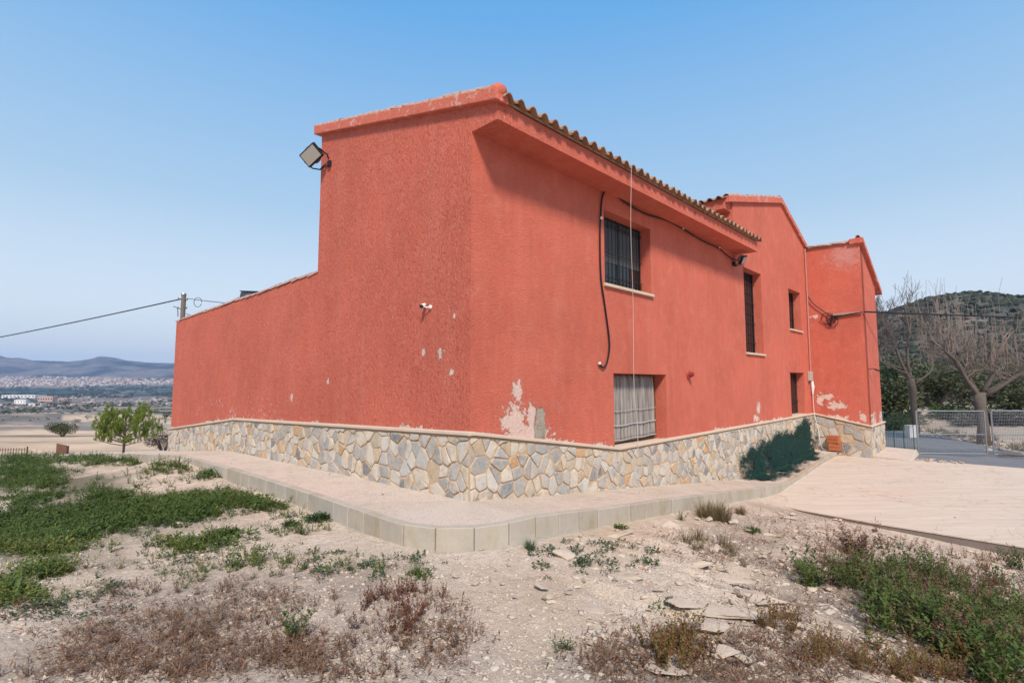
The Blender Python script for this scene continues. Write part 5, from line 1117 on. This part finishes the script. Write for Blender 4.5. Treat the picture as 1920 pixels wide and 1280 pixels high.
# iron railing and brown board at the edge of the terrace
def on_ray(px, Z): return (px - 960) / F * Z
rl = empty('iron_railing', (on_ray(30, 24), 24, 0)); tag(rl, 'rusty iron railing with upright bars at the far left edge', 'railing'); n_ = 22
for i in range(n_ + 1):
    x = -1.9 + i * .138; zt = -1.50 + .05 * i / n_; MB().tube([(x, -.015 * i, -2.6), (x, -.015 * i, zt + (.05 if i < n_ else .10))], .012 if i < n_ else .03, 5).build('bar', M['rust'], rl)
for zt, r_ in ((-1.54, .014), (-2.3, .014)): MB().tube([(-1.9, 0, zt), (-1.9 + n_ * .138, -.015 * n_, zt + .05)], r_, 5).build('rail', M['rust'], rl)
bd = empty('rusty_panel', (on_ray(126, 23), 23, 0)); tag(bd, 'upright brown metal panel standing beyond the green weeds', 'panel')
bevel(MB().add([(-.22, 0, -2.6), (.14, .10, -2.6), (.14, .10, -1.24), (-.22, 0, -1.14), (-.22, .04, -2.6), (.14, .14, -2.6), (.14, .14, -1.24), (-.22, .04, -1.14)], [(0, 1, 2, 3), (7, 6, 5, 4), (0, 4, 5, 1), (1, 5, 6, 2), (2, 6, 7, 3), (3, 7, 4, 0)]).build('sheet', plain('brown_sheet', (.15, .075, .05), .7, .3, 5), bd), .004)
MB().box((.15, .08, -2.6), (.21, .16, -1.26)).build('post', M['rust'], bd)
pp = Vector((on_ray(338, 25), 25, -3)); po = empty('utility_pole', pp); tag(po, 'weathered wooden utility pole rising behind the low red wall', 'utility pole')
MB().tube([(0, 0, 0), (0, 0, 8.80)], [.14, .105], 10).build('pole', plain('old_pole_wood', (.16, .13, .11), .95, .35, 9), po); MB().tube([(0, 0, 8.80), (0, 0, 8.88)], [.125, .10], 10).build('cap', M['galv'], po)
for a, z_ in ((-1, 8.1), (1, 8.1), (-1, 8.55), (1, 8.5)): MB().tube([(0, 0, z_), (a * .20, -.05, z_ + .02), (a * .22, -.05, z_ + .10)], .022, 6).build('insulator', M['black'], po)
tp = pp + Vector((0, 0, 8.62)); e_ = Vector((on_ray(-260, 44), 44, EYE + (720 - 676) / F * 44))
tag(MB().tube(arc(tp, e_, .22, 18), .032, 5).build('overhead_wire', M['cable']), 'black overhead wire sagging from the wooden pole to the left edge', 'wire')
tag(MB().tube(smooth([tp + Vector((-1.0, .8, -.28)), tp + Vector((-.5, .3, -.42)), tp + Vector((-.22, -.05, -.6)), tp + Vector((-.2, -.05, -.9))]), .018, 5).build('wire_tail', M['cable']), 'short loose wire tail left of the wooden pole', 'wire')
pb = B(2.2, 9.8, 3.65)
w2_ = empty('service_wires', tp); tag(w2_, 'two looping service wires running from the pole behind the red wall', 'wire')
for k_, (lift, sg) in enumerate(((.0, .05), (-.75, .35))): MB().tube([q - tp for q in arc(tp + Vector((.15, 0, lift)), pb, sg, 14)], .014, 5).build('wire', M['cable'], w2_)
lp = (tp + (pb - tp) * .18 + Vector((0, 0, -.12))) - tp; MB().tube([lp + Vector((.18 * math.cos(a), 0, .22 * math.sin(a))) for a in [i * .6 for i in range(11)]], .012, 5).build('loop', M['cable'], w2_)

# distant trees, town and farm buildings
fr_ = np.random.default_rng(31)
def region(n, x0, x1, y0, y1, f=None):
    P = np.stack([fr_.uniform(x0, x1, n), fr_.uniform(y0, y1, n)], 1)
    if f is not None: P = P[f(P)]
    return far_many(P)
def nz(P, sx_, sy_, s): return fbm(P[:, 0] * sx_, P[:, 1] * sy_, 1.0, 3, s)
ICO = [small(40 + i, 2 if i < 2 else 1) for i in range(6)]
k = NT('far_tree', .95); t = k.attr('tint'); c = k.mix(t, (.03, .04, .026), (.075, .08, .05)); c = k.mix(k.ramp(k.noise(.9, 4, .7), .35, .65, 0, .6), c, (.012, .018, .012)); k.color(c); M['fartree'] = k.m
k = NT('far_town', .9); t = k.attr('tint'); c = k.cramp(t, [(0, (.30, .19, .15)), (.35, (.40, .29, .23)), (.65, (.46, .38, .33)), (.9, (.58, .54, .51)), (1, (.28, .18, .14))]); k.color(c); M['town'] = k.m
H1, k1 = region(1900, -60, 345, 726, 746, lambda P: nz(P, .03, .25, 1) > -.08); H2, k2 = region(1500, -60, 345, 746, 775, lambda P: (nz(P, .02, .2, 2) > .02)); H3, k3 = region(350, 150, 345, 708, 727, lambda P: nz(P, .03, .3, 3) > .05); H4, k4 = region(170, -60, 345, 770, 792, lambda P: nz(P, .02, .2, 9) > .08)
H = np.concatenate([H1, H2, H3, H4]); K = np.concatenate([k1, k2, k3, k4]); sz = K * fr_.uniform(2.0, 6.5, len(K)) / F * np.where(K < 700, .8, 1)
V = H + np.stack([0 * sz, 0 * sz, sz * .15], 1); tag(scat3('distant_trees', ICO, V, sz, M['fartree']), 'dark trees scattered over the distant plain', 'trees', kind='stuff')
BX = (np.array([(x, y, z) for x in (-.5, .5) for y in (-.5, .5) for z in (-.2, 1)], float), np.array([(0, 1, 3, 2), (4, 6, 7, 5), (0, 4, 5, 1), (2, 3, 7, 6), (1, 5, 7, 3), (0, 2, 6, 4)]))
def town(name, H, K, hpx, wpx, label):
    Vs = []; Fs = []; T = []
    for i in range(len(H)):
        a = fr_.uniform(-.5, .5); s = K[i] / F; w_, d_, h_ = s * fr_.uniform(*wpx), s * fr_.uniform(*wpx), s * fr_.uniform(*hpx); V = BX[0] * np.array([w_, d_, h_]); c_, s_ = math.cos(a), math.sin(a)
        Vs.append(np.stack([V[:, 0] * c_ - V[:, 1] * s_, V[:, 0] * s_ + V[:, 1] * c_, V[:, 2]], 1) + H[i]); Fs.append(BX[1] + i * 8); T.append(np.full(8, fr_.random()))
    tag(npmesh(name, np.concatenate(Vs), np.concatenate(Fs), M['town'], tint=np.concatenate(T)), label, 'town', kind='stuff')
Ht, Kt = region(2300, -60, 345, 707, 726, lambda P: (np.abs(P[:, 1] - 717) < 9 - .012 * np.maximum(P[:, 0] - 120, 0) * 2) & (nz(P, .03, .35, 4) > -.09)); town('distant_town', Ht, Kt, (1.2, 3.6), (1.2, 5), 'pale distant town spread below the mountains')
Hs, Ks = region(420, -60, 345, 744, 768, lambda P: nz(P, .02, .2, 5) > .02); town('scattered_buildings', Hs, Ks, (.8, 2.2), (1.5, 6), 'scattered pale sheds and farms on the plain')
def farm(px, py, wpx, hpx, label, wallc, roofc, name='farmhouse', cat='building', nwin=4, pitched=True):
    p = put(px, py); s = p[1] / F; W_, Hh, D_ = wpx * s, hpx * s, wpx * s * .4; t = empty(name, p); tag(t, label, cat)
    MB().box((-W_ / 2, 0, -3), (W_ / 2, D_, Hh)).build('wall', wallc, t)
    r = MB()
    if pitched: r.add([(-W_ / 2 - .5, -.5, Hh), (W_ / 2 + .5, -.5, Hh), (W_ / 2 + .5, D_ + .5, Hh), (-W_ / 2 - .5, D_ + .5, Hh), (-W_ / 2 - .5, D_ / 2, Hh * 1.28), (W_ / 2 + .5, D_ / 2, Hh * 1.28)], [(0, 1, 5, 4), (2, 3, 4, 5), (1, 2, 5), (3, 0, 4), (0, 3, 2, 1)])
    else: r.box((-W_ / 2 - .3, -.3, Hh), (W_ / 2 + .3, D_ + .3, Hh * 1.06))
    r.build('roof', roofc, t)
    for i in range(nwin): x = -W_ / 2 + W_ * (i + .5) / nwin; MB().box((x - W_ * .03, -.15, Hh * .35), (x + W_ * .03, -.02, Hh * .7)).build('window', M['glass'], t)
white = plain('whitewash', (.74, .73, .72), .9, .06); pinkw = plain('pink_render', (.50, .32, .26), .9, .1); roofr = plain('pale_roof', (.55, .46, .42), .9, .1); greyr = plain('white_sheet_roof', (.62, .62, .64), .6, .05)
farm(37, 757, 21, 6.5, 'small white farmhouse on the plain in front of the white warehouse', white, roofr, nwin=4)
farm(34, 746, 62, 5, 'long low white warehouse on the plain at the far left', white, greyr, 'warehouse', 'warehouse', 9, False)
farm(62, 759, 30, 2.6, 'long white wall like shed right of the white farmhouse', white, greyr, 'shed', 'shed', 0, False)
farm(84, 753, 28, 9, 'pink rendered block right of the white warehouse', pinkw, roofr, 'factory', 'building', 6, False)
farm(112, 752, 26, 5, 'lower pinkish shed right of the pink rendered block', pinkw, roofr, 'shed', 'shed', 5, False)

# ------------------------------------------------------------ right side: trees, fences, scrub
def gz(x, y): return float(near_h(np.array([x]), np.array([y]))[0]) if math.hypot(x, y) < 44 else float(far_h(np.array([x]), np.array([y]))[0])
def grow(mb_, p, d, L, r, depth, rs, up=.12, wob=.22, nseg=5, split=(2, 3), minr=.006, shrink=.72, tips=None, ang=.55):
    pts = [p]; rr = [r]; 
    for i in range(nseg):
        d = (d + Vector((rs.gauss(0, wob), rs.gauss(0, wob), rs.gauss(0, wob) + up)) * .5).normalized(); p = p + d * L / nseg; pts.append(p); rr.append(max(minr, r * (1 - .4 * (i + 1) / nseg)))
    mb_.tube(pts, rr, 6 if r > .05 else (4 if r > .015 else 3), cap=False)
    if depth <= 0:
        if tips is not None: tips.append((p, d))
        return
    for i in range(rs.randint(*split)):
        ax = Vector((rs.gauss(0, 1), rs.gauss(0, 1), rs.gauss(0, 1))).cross(d).normalized(); nd = (Matrix.Rotation(rs.uniform(.5, 1.3) * ang, 3, ax) @ d).normalized(); q = pts[-1] if i == 0 else pts[rs.randint(nseg // 2, nseg)]
        grow(mb_, q, nd, L * shrink * rs.uniform(.75, 1.15), max(minr, r * .56 * rs.uniform(.8, 1.1)), depth - 1, rs, up, wob, max(3, nseg - 1), split, minr, shrink, tips, ang)
def bare_tree(loc, trunk, limbs, label, seed, shoots, mat_t='bark', depth=4, **kw):
    rs = random.Random(seed); t = empty('bare_tree', loc); tag(t, label, 'tree')
    MB().tube([Vector(p) for p, r in trunk], [r for p, r in trunk], 10).build('trunk', M[mat_t], t, True); tips = []; tw = MB()
    for pts, r in limbs:
        lb = MB(); P_ = smooth([Vector(p) for p in pts], 3); n = len(P_); lb.tube(P_, [r * (1 - .55 * i / n) for i in range(n)], 7); lb.build('limb', M[mat_t], t, True)
        d = (P_[-1] - P_[-3]).normalized()
        for i in range(3): grow(tw, P_[-1], (d + Vector((rs.gauss(0, .3), rs.gauss(0, .3), rs.gauss(0, .2) + .1))).normalized(), kw.get('L', 1.0), r * .38, depth, rs, kw.get('up', .12), .2, 4, (2, 3), kw.get('minr', .006), .74, tips, .6)
        for i in range(kw.get('side', 5)):
            q = P_[rs.randint(n // 3, n - 1)]; grow(tw, q, Vector((rs.gauss(0, .6), rs.gauss(0, .6), rs.uniform(.1, 1))).normalized(), kw.get('L', 1.0) * .8, r * .22, depth - 1, rs, kw.get('up', .12), .22, 4, (2, 3), kw.get('minr', .006), .74, tips, .6)
    tag(tw.build('twigs', M[kw.get('mat_tw', 'twig_dark')], t), kind='stuff')
    if shoots:
        sh = MB()
        for i in range(shoots):
            q, d = tips[rs.randrange(len(tips))]; h_ = rs.uniform(.35, 1.7); sh.tube([q, q + Vector((rs.gauss(0, .05), rs.gauss(0, .05), h_ * .5)), q + Vector((rs.gauss(0, .10), rs.gauss(0, .1), h_))], [.009, .007, .005], 3, False)
        tag(sh.build('shoots', M['twig'], t), kind='stuff')
    return t
xa, ya = 18.45, 23.9
bare_tree((xa, ya, gz(xa, ya) - .1), [((0, 0, 0), .17), ((.03, 0, .7), .14), ((-.02, 0, 1.5), .135), ((-.0, 0, 2.3), .13), ((-.08, 0, 2.8), .13)],
          [([(-.05, 0, 2.6), (-.45, 0, 3.5), (-.7, .1, 4.6)], .085), ([(-.05, 0, 2.7), (-.1, .1, 3.8), (0, 0, 4.8)], .08), ([(0, 0, 2.5), (.7, -.2, 3.1), (1.0, 0, 3.8)], .05), ([(-.3, 0, 3.2), (-1.1, .2, 3.6), (-1.4, 0, 4.2)], .045), ([(-.2, 0, 3.0), (-.9, -.3, 3.2), (-1.6, -.2, 3.6)], .05)],
          'tall slender bare tree next to the end of the red house', 3, 0, 'bark', 4, L=.95, up=.42, minr=.0065, side=7)
xb, yb = 18.35, 20.4
bare_tree((xb, yb, gz(xb, yb) - .1), [((0, 0, 0), .24), ((.05, 0, .8), .19), ((-.02, 0, 1.6), .185), ((0, 0, 2.15), .21)],
          [([(-.05, 0, 2.0), (-.6, -.1, 2.7), (-.95, -.2, 3.3), (-1.5, -.3, 3.75)], .09), ([(-.1, 0, 2.1), (-.35, .3, 2.9), (-.5, .6, 3.7)], .10), ([(.1, 0, 2.0), (.9, 0, 2.5), (1.6, .2, 2.75), (2.1, .1, 3.3)], .09), ([(.1, 0, 2.1), (.4, -.2, 2.9), (.5, 0, 3.2), (1.0, 0, 3.9)], .10), ([(0, .1, 2.1), (.0, .5, 3.0), (.25, .7, 3.8)], .09), ([(.1, -.1, 2.0), (1.1, -.6, 2.9), (1.5, -1, 3.6)], .09)],
          'pollarded bare tree with thick spreading limbs and straight upright shoots', 8, 230, 'bark', 3, L=.66, up=.10, minr=.0065, mat_tw='twig', side=16)
def wiregrid(W_, H_, z0, dx, dz, r):
    m = MB(); n = max(1, round(W_ / dx)); k_ = max(1, round(H_ / dz))
    for i in range(n + 1): x = W_ * i / n; m.box((x - r, -r, z0), (x + r, r, z0 + H_))
    for i in range(k_ + 1): z_ = z0 + H_ * i / k_; m.box((0, r * 1.1, z_ - r), (W_, r * 3.1, z_ + r))
    return m
def panel(name, a, b, z, h, label, gate):
    a, b = Vector((*a, z)), Vector((*b, z)); W_ = (b - a).length; t = empty(name, a, math.atan2((b - a).y, (b - a).x)); tag(t, label, 'fence panel' if gate else 'fence', 'galvanised mesh panels across the lane' if gate else None)
    if gate:
        MB().tube([(0, 0, .04), (0, 0, h)], .024, 8).build('post', M['galv'], t); MB().tube([(W_, 0, .04), (W_, 0, h)], .024, 8).build('post', M['galv'], t)
        for z_ in (.05, h * .47, h): MB().tube([(.02, 0, z_), (W_ - .02, 0, z_)], .02 if z_ != h * .47 else .014, 8).build('rail', M['galv'], t)
        wiregrid(W_, h - .06, .05, .05, .10, .0028).build('mesh', M['galv'], t)
    else:
        n = 3
        for i in range(n + 1): MB().tube([(W_ * i / n, 0, -.1), (W_ * i / n, 0, h)], .02 if i in (0,) else .012, 6).build('post', M['fgreen'], t)
        wiregrid(W_, h - .06, .03, .06, .06, .0022).build('mesh', M['fgreen'], t)
M['fgreen'] = plain('fence_green', (.012, .05, .035), .5, .1)
panel('mesh_panel', (13.65, 17.62), (15.80, 17.45), gz(14.7, 17.5) + .12, 1.46, 'complete galvanised mesh panel nearer to the house across the lane', True)
panel('mesh_panel', (16.0, 17.42), (18.3, 17.2), gz(17, 17.3) + .12, 1.48, 'galvanised mesh panel cut by the right edge of the photo', True)
panel('green_fence', (12.98, 18.25), (13.62, 17.75), gz(13.2, 18) + .15, 1.22, 'short dark green wire fence between the house corner and the mesh panels', False)
wb = empty('white_box', (17.5, 22.9, gz(17.5, 22.9) + .08)); tag(wb, 'white plastic container standing by the lane at the foot of the slender tree', 'box')
bevel(MB().box((-.19, -.14, 0), (.19, .14, .50)).build('body', M['white'], wb), .02); bevel(MB().box((-.205, -.155, .50), (.205, .155, .545)).build('lid', M['white'], wb), .01)
lg = hit(1900, 864); o = MB().tube([(-.35, .12, .06), (-.1, .02, .09), (.2, -.05, .07), (.42, -.2, .05)], [.03, .05, .045, .02], 7).build('broken_branch', M['bark']); o.location = Vector(lg) + Vector((0, 0, .12)); tag(o, 'short dark broken branch lying on the asphalt at the right edge', 'branch')
# shrubs beyond the lane
SH = [(1672, 31, 2.6, 2.6, 'shrub', 'big olive green shrub directly beside the end of the house'), (1700, 38, 3.6, 3.0, 'darkshrub', 'dark rounded shrub behind the slender bare tree'), (1745, 36, 4.2, 3.0, 'shrub', 'wide green shrub between the two bare trees'), (1790, 40, 4.4, 3.2, 'shrub', 'tall green shrub just left of the pollarded tree'), (1765, 31, 1.6, 1.0, 'bright', 'dark leafy bush seen through the first mesh panel'), (1800, 30, 2.0, 1.1, 'darkshrub', 'leafy bramble seen through the right part of the first mesh panel'), (1860, 38, 3.0, 1.7, 'shrubgrey', 'grey dry scrub behind the pollarded tree'), (1905, 32, 2.4, 1.9, 'shrub', 'green shrub at the right edge above the mesh panels'), (1940, 36, 4, 3, 'shrub', 'tall green shrub cut by the right edge of the photo'), (1880, 27, 2.6, .8, 'shrubgrey', 'low grey scrub seen through the second mesh panel'), (1668, 27, 1.3, 1.1, 'darkshrub', 'dark bush behind the short green fence'), (1725, 52, 5, 3.6, 'darkshrub', 'dark shrub far back between the bare trees'), (1830, 55, 6, 3.6, 'shrub', 'wide shrub far back behind the pollarded tree'), (1660, 50, 5, 4.2, 'shrub', 'tall shrub far back showing beside the house corner'), (1915, 60, 6, 3.6, 'darkshrub', 'dark shrub far back near the right edge'), (1700, 29, 1.5, .9, 'shrub', 'small green shrub behind the white container'), (1820, 27, 1.6, .6, 'shrubgrey', 'dry low bush behind the gap between the mesh panels')]
for i, (px, Z, w_, h_, mt, lb) in enumerate(SH):
    x = on_ray(px, Z); shrub('shrub', (x, Z, gz(x, Z) - .1), w_ * 1.45, h_ * 1.05, lb, 'shrub', mt, 50 + i, 2600 if w_ > 2 else 1400, .30 / w_ if w_ > 2 else .10, lobes=9)
h2 = np.random.default_rng(8)
xs = h2.uniform(17, 90, 2600); ys = h2.uniform(22, 150, 2600); kp = (xs / ys > .62) & (ys > 26 + (xs < 24) * 10) & (ys < 150); xs, ys = xs[kp], ys[kp]
zz = np.where(np.hypot(xs, ys) < 44, near_h(xs, ys), far_h(xs, ys)); R_ = np.hypot(xs, ys); nn = fbm(xs, ys, .08, 3, 3)
C1 = [cloud(200 + i, 60, (1, 1, 1), .22, 4) for i in range(5)]
P = np.stack([xs, ys, zz - .1], 1); kk = nn + .5 > h2.random(len(xs)) * 1.1
tag(scatter('scrub', C1, P[kk][:560], (.5, 1.9), M['shrub'], sq=(.5, .9)), 'mixed green scrub covering the slope beyond the lane', 'scrub', kind='stuff')
tag(scatter('dry_scrub', C1, P[~kk][:1100], (.4, 1.2), M['shrubgrey'], sq=(.4, .8)), 'grey dry scrub between the green bushes beyond the lane', 'scrub', kind='stuff')
P2 = P[h2.permutation(len(P))[:900]] + h2.normal(0, .8, (900, 3)) * np.array([1, 1, 0]); P2[:, 2] = np.where(np.hypot(P2[:, 0], P2[:, 1]) < 44, near_h(P2[:, 0], P2[:, 1]), far_h(P2[:, 0], P2[:, 1]))
tag(scat3('field_rocks', SM, P2, h2.uniform(.15, .9, 900), M['rock'], zs=.7), 'pale rocks strewn over the scrubby slope', 'rocks', kind='stuff')
# verge of the lane: stones and weeds
ev = [(17.3 + .35 * h2.normal(), y) for y in h2.uniform(15.5, 19, 160)] + [(17.9 + (y - 20) * .30 + .4 * h2.normal(), y) for y in h2.uniform(19, 27, 160)]; ev = np.array([(a + .5, b, gz(a + .5, b)) for a, b in ev])
tag(scat3('verge_stones', SM, ev + np.array([0, 0, .06]), h2.uniform(.08, .42, len(ev)), M['rock'], zs=.5), 'broken pale stones along the far edge of the lane', 'stones', kind='stuff'); tag(scatter('verge_weeds', T_bl + T_ros + T_red, ev[h2.permutation(len(ev))[:150]] + np.array([.3, 0, .05]), (.8, 1.8), M['straw']), 'brownish weeds along the far edge of the lane', 'weeds', kind='stuff')
sb2 = sample([(1725, 872, 30, 5)], 1, 0, 3) if False else None
pt = [B(15.8 + h2.uniform(-.25, .25), -2.7 - h2.uniform(0, 1.1), -.83) for i in range(40)]; tag(scat3('step_rubble', SM, np.array([tuple(q) for q in pt]), h2.uniform(.04, .14, 40), M['rock'], zs=.5), 'white rubble lying beside the paved step', 'rubble', kind='stuff')
for i, (px, py) in enumerate([(1650, 863), (1667, 862), (1533, 856), (1540, 857), (1530, 868)]):
    pass
# wooded hill
xs = h2.uniform(90, 520, 22000); ys = h2.uniform(140, 470, 22000); a_ = xs / ys; kp = (a_ > .60) & (a_ < 1.15) & (ys < 420); xs, ys = xs[kp], ys[kp]; nn = fbm(xs, ys, 1 / 22., 3, 6); kp = nn * 1.6 + .72 > h2.random(len(xs)); xs, ys = xs[kp], ys[kp]
P = np.stack([xs, ys, far_h(xs, ys)], 1); sz = h2.uniform(1.8, 5.2, len(xs)); tag(scat3('hill_woods', ICO, P + np.array([0, 0, .3]), sz, M['fartree']), 'dark low woods covering the hill on the right', 'woods', kind='stuff')

# ------------------------------------------------------------ haze
hz = MB().box((-8200, -8200, -70), (8200, 8200, 460)).build('haze', None); k = bpy.data.materials.new('haze'); k.use_nodes = True; nt = k.node_tree; nt.nodes.remove(nt.nodes['Principled BSDF'])
pv = nt.nodes.new('ShaderNodeVolumePrincipled'); pv.inputs['Color'].default_value = (.46, .66, 1, 1); pv.inputs['Density'].default_value = .00013; pv.inputs['Anisotropy'].default_value = .2
nt.links.new(pv.outputs[0], nt.nodes['Material Output'].inputs['Volume']); hz.data.materials.append(k); tag(hz, kind='stuff')
